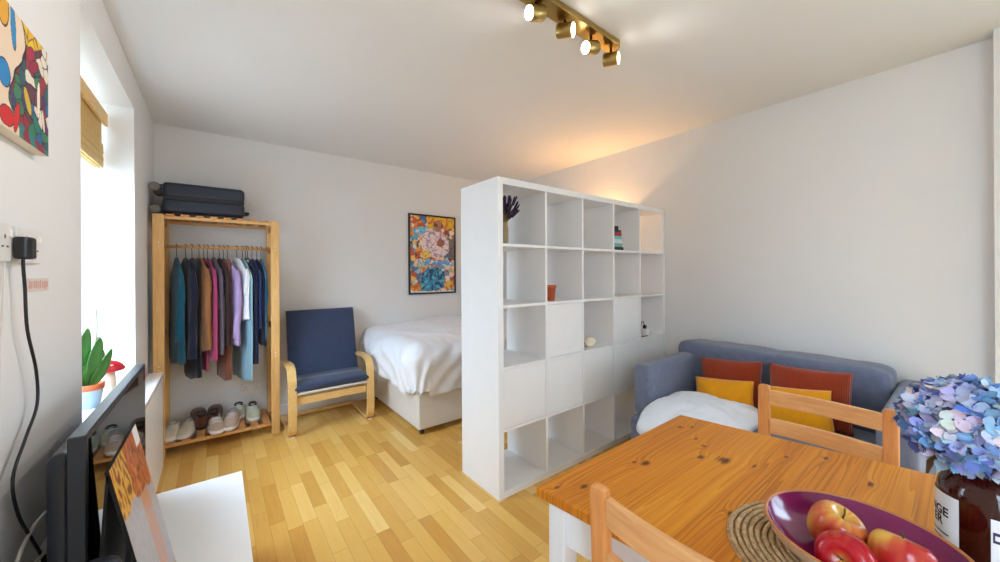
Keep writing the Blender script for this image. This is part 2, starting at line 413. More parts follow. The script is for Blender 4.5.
box('back_frame', M['sofa'], (2.88, 3.03, .13, 1.335, .36, .66), t, .03, 3)
puff(MB(), 2.72, 2.98, .25, 1.36, .40, .765, .0, 20, 11, 2, .010).build('back_cushion', M['sofa'], t)
MB().tube([(2.735, .83, .45), (2.722, .83, .55), (2.727, .83, .66), (2.77, .83, .745), (2.85, .83, .775)], .004).build('seam', M['sofa'], t)
for (x, y) in ((2.12, 1.27), (2.12, .18), (2.96, 1.27), (2.96, .18)): MB().cyl((x, y, 0), (x, y, .075), .02).build('leg', M['black'], t)

def cushion(name, mat, w, h, th, loc, lean, label, roll=0, grp=None, seed=0):
    n = 22; rows_f = []; mb = MB()
    for side in (1, -1):
        rows = []
        for i in range(n+1):
            u = -1+2*i/n; row = []
            for j in range(n+1):
                v = -1+2*j/n
                pinch = 1-.07*(1-u*u) if abs(v) > abs(u) else 1
                e = max(0, (1-abs(u)**2.6)*(1-abs(v)**2.6))**.55
                x = w/2*u*(1-.05*(1-v*v)); z = h/2*v*(1-.05*(1-u*u))
                wr = .006*vnoise((x*9+seed, z*9, side), 1)*e*1.5
                row.append((x, side*(th/2*e+.0015)+wr, z))
            rows.append(row)
        mb.grid(rows)
    bmesh.ops.remove_doubles(mb.bm, verts=mb.bm.verts, dist=.0031)
    o = mb.build(name, mat)
    o.matrix_world = Matrix.Translation(loc) @ Matrix.Rotation(R(-90), 4, 'Z') @ Matrix.Rotation(lean, 4, 'X') @ Matrix.Rotation(roll, 4, 'Y') @ Matrix.Translation((0, 0, h/2))
    tag(o, label, 'cushion', grp); return o
# local x -> world -Y after the -90 turn; +y -> +X, lean tips the top back to +X
cushion('cushion', M['rust'], .365, .31, .11, (2.588, .948, .405), R(-14), 'rust red corduroy cushion leaning on the sofa back nearest the cube shelving', R(-5), 'rust cushions on the sofa', 1)
cushion('cushion', M['rust'], .37, .32, .11, (2.563, .555, .422), R(-12), 'rust red corduroy cushion behind the top slat of the far pine chair', R(-2), 'rust cushions on the sofa', 4)
cushion('cushion', M['mustard'], .335, .21, .10, (2.458, .935, .405), R(-16), 'mustard yellow cushion on the sofa behind the white blanket, beside the chair post', R(-7), 'mustard cushions on the sofa', 7)
cushion('cushion', M['mustard'], .295, .235, .10, (2.436, .562, .418), R(-14), 'mustard yellow cushion seen through the slats of the far pine chair', R(-7), 'mustard cushions on the sofa', 9)

def blanket():
    mb = MB(); n, k = 44, 40; top = []; bot = []
    for i in range(n+1):
        u = -1+2*i/n; rt = []; rb = []
        for j in range(k+1):
            v = -1+2*j/k
            # squircle footprint
            s = 1/max(1e-6, (abs(u)**5+abs(v)**5)**(1/5))*max(abs(u), abs(v)) if (u or v) else 1
            uu, vv = u*s, v*s
            x = 2.19+.325*uu+.02*vnoise((vv*2.2, 3, 0)); y = .965+.262*vv+.02*vnoise((uu*2, 7, 0))
            r = max(abs(u), abs(v)); e = (1-r**3.2)**.5 if r < 1 else 0
            z = .441+.085*e*(1+.25*vnoise((x*5, y*5, 1))) + .02*vnoise((x*13, y*11, 4))*e + .008*vnoise((x*30, y*26, 2))*e
            drop = max(0, 2.10-x); z -= drop*.30
            rt.append((x, y, z)); rb.append((x, y, .4385-drop*.30-.012*(1-r)))
        top.append(rt); bot.append(rb)
    mb.grid(top); mb.grid(bot); bmesh.ops.remove_doubles(mb.bm, verts=mb.bm.verts, dist=.004)
    o = mb.build('blanket', M['blanket']); tag(o, 'white fleece blanket folded on the sofa seat in front of the mustard cushion', 'blanket')
blanket()

# ------------------------------------------------------------------ bed
t = thing('bed', (0, 0, 0), 'double divan bed with cream upholstered base in the corner behind the shelving', 'bed')
box('base', M['bedbase'], (1.24, 3.03, 2.65, 3.77, .045, .36), t, .012, 3)
puff(MB(), 1.26, 3.03, 2.67, 3.77, .36, .60, 0, 12, 12, 0, .002).build('mattress', M['duvet'], t)
for (x, y) in ((1.28, 2.69), (1.28, 3.72), (2.98, 2.69), (2.98, 3.72)):
    MB().cyl((x-.012, y, .022), (x+.012, y, .022), .022).build('castor', M['black'], t)
def duvet():
    mb = MB(); rows = []; x0, y0, x1, y1 = 1.30, 2.73, 3.03, 3.785; rad = .17
    nu, nv = 96, 80; over = .52
    for i in range(nu+1):
        u = i/nu; row = []
        for j in range(nv+1):
            v = j/nv
            su = -over + u*(x1-x0+over); sv = -over + v*(y1-y0+over)
            back = max(0, sv/(y1-y0)); f = 1-.24*back; f2 = 1-.16*max(0, su/(x1-x0))
            du = max(0, -su)*f; dv = max(0, -sv)*f2
            r = math.hypot(du, dv); d = (du/r, dv/r) if r > 1e-6 else (0, 0)
            k = .90 if (du > 0 and dv > 0) else 1
            r2 = min(r, over)*k
            bx, by = x0+max(0, su), y0+max(0, sv)
            q = Vector((bx, by, 0))
            crown = .03*math.sin(min(1, max(0, su)/.5)*PI/2)*math.sin(min(1, max(0, sv)/.5)*PI/2)
            if r2 < rad*PI/2:
                a = r2/rad; ox, z = rad*math.sin(a), .735-rad*(1-math.cos(a))
            else: ox, z = rad-(r2-rad*PI/2)*.12, .735-rad-(r2-rad*PI/2)
            wr = vnoise((su*3.1, sv*3.1, 2))*.03 + vnoise((su*9+sv*4, sv*8, 5))*.012 + vnoise((su*22, sv*16+su*9, 9))*.005
            hang = min(1, r2/.2)
            fold = .010*hang*math.sin((su-sv)*30+4*vnoise((su*3, sv*3, 1)))+.03*vnoise((su*2.4, sv*2.4, 8))*hang
            z += crown+wr*(1-.85*hang)
            row.append((bx-d[0]*(ox+fold+wr*.6), by-d[1]*(ox+fold+wr*.6), z))
        rows.append(row)
    mb.grid(rows)
    o = mb.build('duvet', M['duvet'])
    s = o.modifiers.new('thick', 'SOLIDIFY'); s.thickness = .02; s.offset = -1
    tag(o, 'puffy white duvet spread over the bed and hanging down its side', 'duvet')
duvet()

# ------------------------------------------------------------------ bentwood armchair
CX0, CX1 = .425, 1.085
t = thing('armchair', (0, 0, 0), 'bentwood birch armchair with dark navy cushion beside the clothes rack', 'armchair')
side = smoothpath([(0, 3.74, .016), (0, 3.55, .016), (0, 3.33, .016), (0, 3.262, .026), (0, 3.235, .075), (0, 3.228, .20), (0, 3.232, .36), (0, 3.245, .455), (0, 3.29, .515), (0, 3.37, .535), (0, 3.50, .53), (0, 3.66, .515)], 5)
for (a, b) in ((CX0, CX0+.06), (CX1-.06, CX1)):
    s_ = MB().sweep([(p.y, p.z) for p in side], a, b, .026).build('side_frame', M['birch'], t, .003)
    MB().box(a+.015, b-.015, 3.236, 3.262, 0, .006).build('foot_pad', M['cream'], s_)
MB().box(CX0+.06, CX1-.06, 3.245, 3.267, .245, .305).build('front_rail', M['birch'], t, .004)
MB().box(CX0+.06, CX1-.06, 3.69, 3.75, .012, .036).build('rear_rail', M['birch'], t, .004)
frm = smoothpath([(0, 3.29, .305), (0, 3.42, .300), (0, 3.54, .308), (0, 3.62, .39), (0, 3.70, .62), (0, 3.775, .93)], 5)
for (a, b) in ((CX0+.075, CX0+.115), (CX1-.115, CX1-.075)): MB().sweep([(p.y, p.z) for p in frm], a, b, .02).build('seat_rail', M['birch'], t)
for k, (yy, zz) in enumerate(((3.655, .52), (3.71, .70), (3.76, .90))): MB().box(CX0+.115, CX1-.115, yy-.008, yy+.01, zz-.025, zz+.025).build('back_slat', M['birch'], t, .003)
def chair_cushion(off, th, name, mat, inset, y_front):
    pth = smoothpath([(0, y_front, .338), (0, 3.31, .356), (0, 3.43, .346), (0, 3.53, .356), (0, 3.585, .42), (0, 3.64, .60), (0, 3.69, .80), (0, 3.725, .945)], 7)
    mb = MB(); rows = []; n = len(pth); K = 26
    for i, p in enumerate(pth):
        tg = (pth[min(i+1, n-1)]-pth[max(i-1, 0)]).normalized(); nr = Vector((0, -tg.z, tg.y)); s = i/(n-1)
        endr = min(1, (min(s, 1-s)+.006)/.035)**.5
        ring = []
        for k in range(K):
            a = 2*PI*k/K; cs, sn = math.cos(a), math.sin(a)
            ex = math.copysign(abs(cs)**.28, cs); en = math.copysign(abs(sn)**.6, sn)
            x = (CX0+CX1)/2 + ex*((CX1-CX0)/2-inset)
            dq = nr*(off+en*th/2*endr) + nr*(.006*vnoise((x*8, s*9, en))*(abs(en)))
            ring.append((x, p.y+dq.y, p.z+dq.z))
        rows.append(ring)
    return mb.grid(rows, close_u=True, cap=True).build(name, mat, t)
chair_cushion(.036, .062, 'cushion', M['navyfab'], .045, 3.225)
chair_cushion(-.006, .022, 'cushion_underside', M['creamfab'], .052, 3.222)

# ------------------------------------------------------------------ clothes rack
t = thing('clothes_rack', (0, 0, 0), 'open pine clothes rack with hanging rod and slatted shelves against the back wall', 'clothes rack')
RY0, RY1 = 3.42, 3.775
for x0, x1 in ((-.353, -.293), (.336, .394)):
    po = MB().box(x0, x1, RY0, RY0+.028, 0, 1.70).build('front_post', M['rackwood'], t, .003)
    for (zz) in (.62, .645, 1.47, 1.50):
        MB().cyl(((x0+x1)/2, RY0-.002, zz), ((x0+x1)/2, RY0+.003, zz), .006, 10).build('dowel_end', M['cream'], po)
    MB().box(x0, x1, RY1-.028, RY1, 0, 1.70).build('rear_post', M['rackwood'], t, .003)
    for z in (.06, .85, 1.48, 1.66):
        MB().box((x0+x1)/2-.012, (x0+x1)/2+.012, RY0+.028, RY1-.028, z-.025, z+.02).build('side_rail', M['rackslat'], t, .002)
for z0 in (.072, 1.668):
    for y0 in (RY0+.003, RY1-.023): MB().box(-.293, .336, y0, y0+.02, z0, z0+.022).build('shelf_rail', M['rackwoodx'], t, .002)
    for k in range(8):
        x = -.262+.0805*k
        MB().box(x-.023, x+.023, RY0-.004, RY1-.004, z0+.022, z0+.036).build('slat', M['rackslat'], t, .002)
MB().cyl((-.30, 3.60, 1.487), (.345, 3.60, 1.487), .0125, 14).build('hanging_rod', M['rackwoodx'], t)

# suitcase on top
t = thing('suitcase', (0, 0, 0), 'dark navy hard shell suitcase lying on top of the clothes rack', 'suitcase')
SZ = 1.7045
box('lower_shell', M['case'], (-.305, .168, 3.44, 3.75, SZ+.012, SZ+.118), t, .028, 4)
box('upper_shell', M['case'], (-.305, .168, 3.44, 3.75, SZ+.124, SZ+.228), t, .028, 4)
box('zip_band', M['black'], (-.302, .165, 3.443, 3.747, SZ+.106, SZ+.138), t, .008, 2)
for (y) in (3.485, 3.70):
    for z in (SZ+.034, SZ+.190):
        w = MB().box(-.335, -.300, y-.018, y+.018, z-.02, z+.02).build('wheel_housing', M['black'], t, .005)
        MB().cyl((-.343, y-.028, z), (-.343, y+.028, z), .030, 20).build('wheel', M['grey'], w, .006)
MB().tube(smoothpath([(.168, 3.53, SZ+.06), (.195, 3.54, SZ+.06), (.195, 3.64, SZ+.06), (.168, 3.65, SZ+.06)], 4), .008).build('carry_handle', M['black'], t)
box('foot_stud', M['black'], (.11, .14, 3.50, 3.70, SZ-.001, SZ+.014), t, .003); box('foot_stud', M['black'], (-.28, -.25, 3.50, 3.70, SZ-.001, SZ+.014), t, .003)

# hangers and clothes
hang0 = None
def hanger(x, ang, label):
    global hang0
    if hang0 is None:
        mb = MB()
        hook = [(0, .020*math.sin(a), .020*math.cos(a)-.006) for a in [R(d) for d in range(-110, 181, 24)]]
        mb.tube([Vector(p) for p in hook]+[Vector((0, 0, -.05)), Vector((0, 0, -.096))], .0022, 6)
        mb.tube(smoothpath([(0, -.098, -.160), (0, -.060, -.132), (0, -.018, -.098), (0, .018, -.098), (0, .060, -.132), (0, .098, -.160)], 4), .006, 6)
        mb.tube([(0, -.098, -.160), (0, .098, -.160)], .0035, 6)
        hang0 = mb.build('clothes_hanger', M['black']); o = hang0
    else: o = hang0.copy(); C.objects.link(o)
    o.location = (x, 3.60, 1.494); o.rotation_euler = (0, 0, ang)
    tag(o, label, 'hanger', 'hangers on the clothes rack rod'); return o
def garment(name, x, ang, mat, length, label, cat, w=.19, th=.032, sleeve=.5, flare=1.0, seed=1, drop=.0, sr=.034, trouser=False):
    """a garment hanging from the rod: body tube with folds plus two hanging sleeves, one cloth mesh"""
    th *= .66; sr = min(sr*.62, .024); drop = .004+.012*((seed*7) % 5)/4
    mb = MB(); rows = []; n = 40; nz = 30; top = -.080-drop
    for i in range(nz+1):
        s = i/nz
        z = top - s*length
        if trouser: ww, tt = w, th*(1 if 0 < s else .6)
        else:
            sh = min(1, s*length/.15)
            ww = .030+(w-.030)*sh**.8; ww *= 1+(flare-1)*s
            tt = th*(.45+.55*min(1, s*length/.12))*(1+.4*s)
        ring = []
        for k in range(n):
            a = 2*PI*k/n; cs, sn = math.cos(a), math.sin(a)
            y = ww*math.copysign(abs(cs)**.7, cs); xx = tt*math.copysign(abs(sn)**.8, sn)
            f = .4*th*s**.6*math.sin(y*48+seed*3+2*vnoise((y*5, s*2, seed)))
            ring.append((xx+f, y+.01*vnoise((s*3, seed, 0))*s, z-.012*math.sin(y*19+seed)*s))
        rows.append(ring)
    mb.grid(rows, close_u=True, cap=True)
    if sleeve:
        for sg in (-1, 1):
            pts, rad = [], []
            for i in range(11):
                s = i/10
                pts.append((.012*math.sin(seed+s*4)*s, sg*(w-.034+.016*math.sin(s*PI)), top-.085-s*sleeve)); rad.append(sr*(.30+.70*min(1, s*4.5)**.6)*(1-.12*s)*(1+.12*math.sin(s*17+seed)))
            mb.tube(pts, .03, 12, True, rad)
    o = mb.build(name, mat); o.location = (x, 3.60, 1.494); o.rotation_euler = (0, 0, ang)
    tag(o, label, cat); return o
CL = dict(teal=(18, 82, 106), coat=(26, 28, 50), tan=(150, 96, 54), pink=(176, 62, 106), plum=(98, 82, 96), choc=(52, 32, 34), lav=(176, 150, 196), white=(232, 232, 236), navy=(22, 28, 56), blue=(32, 46, 98), ink=(16, 18, 38), tealb=(34, 104, 142), ice=(146, 186, 202), rustb=(138, 78, 54), cream=(222, 216, 206))
CM = {k: fabric('cloth_'+k, v, 300, .1) for k, v in CL.items()}
clothes = [
 ('jacket', -.240, R(11), 'teal', .77, 'teal blue jacket hanging first on the rod beside the window-side post', 'jacket', dict(th=.030, sleeve=.52, sr=.036)),
 ('coat', -.190, R(19), 'coat', .74, 'long dark navy coat hanging between the teal jacket and the tan jacket', 'coat', dict(th=.033, sleeve=.56, sr=.036)),
 ('jacket', -.112, R(20), 'tan', .69, 'tan brown jacket hanging beside the dark navy coat', 'jacket', dict(th=.027, sleeve=.50, sr=.034)),
 ('blouse', -.062, R(17), 'pink', .76, 'narrow bright pink blouse hanging between tan jacket and grey plum top', 'blouse', dict(th=.014, sleeve=.3, sr=.016)),
 ('top', -.026, R(17), 'plum', .72, 'grey plum top hanging between the pink blouse and the lavender shirt', 'top', dict(th=.017, sleeve=.48, sr=.02)),
 ('cardigan', .010, R(17), 'choc', .66, 'dark brown cardigan tucked behind the lavender shirt', 'cardigan', dict(th=.013, sleeve=.4, sr=.015)),
 ('shirt', .062, R(21), 'lav', .67, 'pale lavender shirt hanging in the middle of the rod', 'shirt', dict(th=.030, sleeve=.52, sr=.036)),
 ('blouse', .122, R(21), 'white', .49, 'short white blouse hanging beside the lavender shirt', 'blouse', dict(th=.020, sleeve=.20, sr=.03)),
 ('dress', .158, R(17), 'ice', .96, 'long pale icy blue dress whose hem hangs lowest of the clothes', 'dress', dict(th=.015, sleeve=0)),
 ('dress', .192, R(16), 'navy', .83, 'long dark navy dress hanging between the icy blue dress and the royal blue shirt', 'dress', dict(th=.017, sleeve=.3, sr=.02)),
 ('shirt', .222, R(15), 'blue', .54, 'royal blue shirt hanging beside the long dark navy dress', 'shirt', dict(th=.017, sleeve=.44, sr=.022)),
 ('sweater', .254, R(12), 'ink', .68, 'inky black sweater hanging beside the royal blue shirt', 'sweater', dict(th=.018, sleeve=.5, sr=.02)),
 ('shirt', .284, R(6), 'tealb', .65, 'teal blue satin shirt hanging last against the armchair-side post', 'shirt', dict(th=.014, sleeve=.45, sr=.018)),
]
for i, (nm, x, an, c, ln, lb, ct, kw) in enumerate(clothes):
    hanger(x, an, 'thin black hanger carrying the '+' '.join(lb.split(' hanging')[0].split(' tucked')[0].split(' whose')[0].split()))
    garment(nm, x, an, CM[c], ln, lb, ct, seed=i+1, **kw)
# items folded over lower bars
def low(name, x, y, c, z1, ln, wd, label, cat, an=0, th=.02, sd=1):
    mb = MB(); rows = []
    for i in range(13):
        s = i/12; ring = []
        for k in range(28):
            a = 2*PI*k/28; cs, sn = math.cos(a), math.sin(a)
            yy = wd*math.copysign(abs(cs)**.6, cs)
            tk = th*(.35+.65*s**2)
            ring.append((tk*math.copysign(abs(sn)**.8, sn)+.006*s*math.sin(yy*60+sd), yy, z1-s*ln-.01*math.sin(yy*25+sd)*s))
        rows.append(ring)
    o = mb.grid(rows, close_u=True, cap=True).build(name, CM[c]); o.location = (x, y, 0); o.rotation_euler = (0, 0, an); tag(o, label, cat)
for (nm, x, c, bottom, wd, lb, ct, an, th, sd) in (
 ('trousers', -.153, 'ink', .51, .14, 'folded inky trousers showing below the hem of the dark navy coat', 'trousers', R(18), .026, 2),
 ('skirt', .036, 'rustb', .47, .12, 'rust brown skirt showing below the lavender shirt', 'skirt', R(18), .018, 3),
 ('scarf', -.084, 'pink', .55, .07, 'bright pink scarf whose end hangs below the tan jacket', 'scarf', R(18), .012, 4),
 ('tunic', .178, 'cream', .52, .06, 'cream tunic whose hem hangs below the dark navy dress', 'tunic', R(16), .010, 5)):
    hanger(x, an, 'thin black hanger carrying the '+' '.join(lb.split(' showing')[0].split(' whose')[0].split()))
    low(nm, x, 3.60, c, 1.494-.10, 1.394-bottom, wd, lb, ct, an, th, sd)

# shoes on the bottom slats
def make_shoe(name, upper, sole, lining, lace, loc, rz, label, L=.265, hi=.085, tilt=0, grp=None):
    t = thing(name, loc, label, 'shoe', grp, rz)
    def prof(s):     # s 0 heel .. 1 toe -> half width, top height
        w = .032+.016*math.sin(min(1, s*1.25)*PI*.55) if s < .75 else .047*math.cos((s-.72)/.28*PI/2*.86)**.5
        h = hi*(1-.25*s) if s < .45 else hi*(.89-.55*((s-.45)/.55)**1.3)
        return w, h
    rows = []; N = 18
    for i in range(N+1):
        s = i/N; w, h = prof(s); y = -L/2+s*L
        e = min(1, (s+.02)/.10)**.5*min(1, (1-s+.015)/.06)**.5
        ring = []
        for k in range(20):
            a = 2*PI*k/20
            x = w*e*math.copysign(abs(math.cos(a))**.75, math.cos(a)); z = math.sin(a)
            z = .022+(h-.022)*max(0, z)**.7*e if z > 0 else .022+.012*z
            ring.append((x, y, z))
        rows.append(ring)
    MB().grid(rows, close_u=True, cap=True).build('upper', upper, t)
    rows = []
    for z, g in ((0, .96), (.006, 1.02), (.024, 1.03), (.026, .9)):
        ring = []
        for k in range(32):
            a = 2*PI*k/32; s = .5+.5*math.sin(a); w, h = prof(s)
            e = min(1, (s+.02)/.10)**.5*min(1, (1-s+.015)/.06)**.5
            ring.append((math.copysign(1, math.cos(a))*(w*e*g) if abs(math.cos(a)) > .05 else 0, (-L/2+s*L)*(1.0+.02*(g > 1)), z))
        rows.append(ring)
    MB().grid(rows, close_u=True, cap=True).build('sole', sole, t)
    # dark opening
    ln = MB(); hh = hi*.98
    ln.grid([[(.029*g*math.cos(2*PI*k/20), -L*.23+L*.19*g*math.sin(2*PI*k/20), hh+dz-.03*hh/.085*(.5+.5*math.sin(2*PI*k/20))*.35) for k in range(20)] for g, dz in ((1.0, -.012), (1.0, .004), (.86, .006), (.5, -.002), (.02, -.004))], close_u=True)
    ln.build('lining', lining, t)
    if lace is not None:
        tg = MB()
        for q in range(4):
            s = .48+.07*q; w, h = prof(s); y = -L/2+s*L
            tg.tube([(-w*.55, y, h*.93), (0, y+.004, h+.004), (w*.55, y, h*.93)], .0035, 6)
        tg.build('laces', lace, t)
    if tilt: t.rotation_euler = (tilt, 0, rz)
    return t
SM = {k: fabric('shoe_'+k, v, 300, .08) for k, v in dict(cream=(214, 202, 180), white=(222, 222, 222), brown=(92, 52, 36), tan=(188, 160, 140), grey=(150, 150, 152), olive=(186, 184, 158), dark=(30, 24, 24)).items()}
SM['sole'] = plain('shoe_sole', (226, 222, 220), .6); SM['brownsole'] = plain('shoe_brown_sole', (70, 40, 28), .6)
zs = .1085
# local +y is the toe; rz=180 turns the toe to the camera
make_shoe('shoe', SM['cream'], SM['sole'], SM['grey'], SM['cream'], (-.268, 3.560, zs), R(176), 'cream canvas shoe nearest the window-side post on the rack bottom shelf', grp='shoes on the rack')
make_shoe('shoe', SM['cream'], SM['sole'], SM['grey'], SM['cream'], (-.186, 3.560, zs), R(168), 'cream canvas shoe beside the brown leather shoes', grp='shoes on the rack')
make_shoe('shoe', SM['brown'], SM['brownsole'], SM['dark'], None, (-.118, 3.655, zs+.044), R(10), 'brown leather shoe with dark opening behind the cream canvas shoe', hi=.112, L=.22, tilt=R(24), grp='shoes on the rack')
make_shoe('shoe', SM['brown'], SM['brownsole'], SM['dark'], None, (-.022, 3.66, zs+.044), R(-4), 'brown leather shoe with dark opening behind the grey and tan trainers', hi=.112, L=.22, tilt=R(24), grp='shoes on the rack')
make_shoe('trainer', SM['tan'], SM['sole'], SM['grey'], SM['white'], (-.014, 3.505, zs), R(184), 'grey and tan trainer next to the cream canvas shoe', L=.25, hi=.095, grp='shoes on the rack')
make_shoe('trainer', SM['tan'], SM['sole'], SM['grey'], SM['white'], (.082, 3.53, zs), R(170), 'grey and tan trainer in front of the olive white trainer', L=.26, hi=.10, grp='shoes on the rack')
make_shoe('trainer', SM['olive'], SM['sole'], SM['dark'], SM['white'], (.130, 3.70, zs), R(176), 'olive white trainer half hidden behind a grey and tan trainer', L=.16, hi=.10, grp='shoes on the rack')
make_shoe('trainer', SM['olive'], SM['sole'], SM['dark'], SM['white'], (.226, 3.625, zs), R(180), 'olive white trainer nearest the armchair-side post of the rack', L=.25, hi=.095, grp='shoes on the rack')

def socket_plate(name, c, axis, w, h, label, cat='socket'):
    """c: centre on the wall; axis 'Y' faces -Y (back wall), 'X' faces +X (left wall)"""
    t = thing(name, c, label, cat)
    t.rotation_euler = (0, 0, 0 if axis == 'Y' else R(90))
    box('face_plate', M['socket'], (-w/2, w/2, -.010, 0, -h/2, h/2), t, .003, 2)
    for sx in (-.25, .25):
        for dx, dz, a, b in ((0, .012, .004, .008), (-.012, -.010, .007, .004), (.012, -.010, .007, .004)):
            MB().box(sx*w+dx-a/2, sx*w+dx+a/2, -.0108, -.009, dz-b/2, dz+b/2).build('pin_hole', M['black'], t)
        MB().box(sx*w+.022, sx*w+.032, -.013, -.009, .012, .028).build('switch', M['trim'], t, .001)
    return t
socket_plate('wall_socket', (.222, YB, .30), 'Y', .146, .086, 'white double wall socket low behind the clothes rack')

# ------------------------------------------------------------------ pictures
def hashc(i, j, s=0):
    random.seed((i*7919+j*104729+s*13) & 0xffffff); return random.random()
def cellid(x, y, s, seed):
    """nearest jittered cell, with edge distance"""
    ix, iy = math.floor(x*s), math.floor(y*s); best = (9, 0, 0); sec = 9
    for a in (-1, 0, 1):
        for b in (-1, 0, 1):
            px = ix+a+hashc(ix+a, iy+b, seed); py = iy+b+hashc(ix+a, iy+b, seed+5)
            d = math.hypot(px-x*s, py-y*s)
            if d < best[0]: sec = best[0]; best = (d, ix+a, iy+b)
            elif d < sec: sec = d
    return best[1], best[2], sec-best[0]
def canvas(name, w, h, nx, ny, fn, mat, parent):
    mb = MB(); mb.grid([[(-w/2+w*i/nx, 0, h*j/ny) for i in range(nx+1)] for j in range(ny+1)], smooth=False)
    o = mb.build(name, mat, parent); setcol(o, lambda c: fn((c.x+w/2)/w, c.z/h)); return o
pal1 = [(222, 150, 70), (86, 160, 196), (236, 222, 206), (196, 84, 50), (240, 190, 90), (70, 110, 160), (150, 190, 206), (226, 120, 60), (120, 60, 50), (238, 200, 176)]
def poster(u, v):
    wx = u+.03*vnoise((u*6, v*8, 1)); wy = v*1.5+.03*vnoise((u*7, v*7, 5))
    i, j, e = cellid(wx, wy, 9, 3); c = pal1[int(hashc(i, j, 9)*len(pal1)) % len(pal1)]
    i2, j2, e2 = cellid(wx, wy, 20, 8); k = hashc(i2, j2, 2)
    if k < .25: c = pal1[int(hashc(i2, j2, 4)*10) % 10]
    def inside(cx_, cy_, rx, ry): return ((wx-cx_)/rx)**2+((v-cy_)/ry)**2 < 1
    if v > .86 and u > .38: c = (232, 180, 40) if k > .35 else (214, 120, 50)
    if inside(.28, .80, .22, .05): c = (108, 184, 214) if k > .3 else (230, 220, 210)
    if inside(.56, .64, .30, .18) or inside(.45, .72, .18, .10): c = (236, 214, 212) if k > .45 else (214, 176, 190) if k > .2 else (180, 150, 190)
    if inside(.34, .50, .10, .05): c = (240, 196, 96)
    if inside(.62, .88, .10, .075): c = (176, 116, 92) if k > .4 else (118, 64, 54)
    if inside(.68, .66, .10, .055): c = (156, 92, 66)
    if u > .87 and .45 < v < .72: c = (120, 104, 100)
    if inside(.50, .19, .27, .15) or inside(.44, .09, .34, .07): c = (56, 138, 178) if k > .45 else (96, 186, 210) if k > .2 else (36, 70, 110)
    if .36 < v < .42 and .3 < u < .95: c = (110, 160, 214) if k > .3 else (226, 226, 236)
    if (inside(.12, .07, .12, .05) or inside(.88, .09, .12, .06)): c = (224, 120, 50) if k > .4 else (236, 186, 70)
    if v < .02: c = (232, 224, 220)
    if e < .05: c = tuple(x*.55 for x in c)
    return c
t = thing('framed_poster', (1.958, YB, 1.044), 'black framed colourful collage poster of a figure hanging above the bed', 'poster')
for b in ((-.298, .298, -.022, 0, 0, .018), (-.298, .298, -.022, 0, .882, .9), (-.298, -.28, -.022, 0, .018, .882), (.28, .298, -.022, 0, .018, .882)): pass
mb = MB(); mb.box(-.298, .298, -.022, -.001, 0, .018).box(-.298, .298, -.022, -.001, .882, .9).box(-.298, -.28, -.022, -.001, .018, .882).box(.28, .298, -.022, -.001, .018, .882)
mb.build('frame', M['black'], t, .002)
o = canvas('print', .56, .864, 84, 130, poster, M['art'], t); o.location = (0, -.012, .018)

def canvas_art(u, v):
    # u runs towards the window, v up
    c = (228, 204, 178)
    wx, wy = u+.016*vnoise((u*14, v*9, 3)), v+.04*vnoise((u*16, v*8, 6))
    i, j, e = cellid(wx*2.2, wy, 7.5, 4)
    p = [(92, 50, 86), (40, 120, 110), (36, 100, 150), (196, 160, 44), (150, 48, 62), (74, 66, 110), (60, 124, 90), (226, 214, 196), (104, 56, 72), (44, 92, 100)]
    edge = .70-.07*math.sin(v*6.2-.4)+.03*vnoise((v*6, 1, 0))
    dark = (48, 36, 44)
    if u > edge:
        c = p[int(hashc(i, j, 6)*10) % 10]
        if v > 1.0-.42*(1.0-u)/.3*.9+.06: c = (222, 168, 52) if hashc(i, j, 2) > .3 else (228, 190, 40)
        if e < .07: c = dark
    elif u > edge-.012: c = dark
    def blob(cx_, cy_, rx, ry, a):
        dx, dy = (u-cx_)*2.2, v-cy_; x = dx*math.cos(a)+dy*math.sin(a); y = -dx*math.sin(a)+dy*math.cos(a)
        return (x/rx)**2+(y/ry)**2
    lipsA, lipsB = blob(.81, .80, .10, .055, .5), blob(.845, .72, .11, .05, .5)
    heart = min(blob(.60, .10, .12, .075, .1), blob(.68, .15, .045, .13, -.3))
    for (b, col) in ((blob(.57, .95, .10, .16, .1), (222, 162, 48)), (blob(.655, .86, .045, .17, .12), (40, 134, 186)), (blob(.58, .42, .10, .10, .6), (36, 128, 190)),
                     (blob(.89, .46, .035, .17, -.05), (238, 226, 208)), (lipsA, (166, 44, 70)), (lipsB, (150, 36, 62)), (heart, (204, 40, 44)),
                     (blob(.94, .30, .03, .10, .3), (226, 214, 196)), (blob(.78, .36, .05, .12, .6), (210, 176, 50))):
        if b < 1: c = col
        elif b < 1.25 and c != dark: c = dark
    if v < .10-.30*(u-.8)*(u > .6) and u > .70: c = (46, 122, 120) if hashc(i, j, 3) > .35 else (140, 48, 62)
    return c
t = thing('canvas_painting', (XL, 1.195, 1.591), 'unframed abstract canvas painting of bright outlined shapes high on the window wall', 'painting', rz=R(90))
box('canvas_edge', M['cream'], (-.30, .30, -.026, -.001, 0, .272), t, .002)
o = canvas('painted_face',   .60, .272, 300, 140, canvas_art, M['paint'], t); o.location = (0, -.0268, 0)

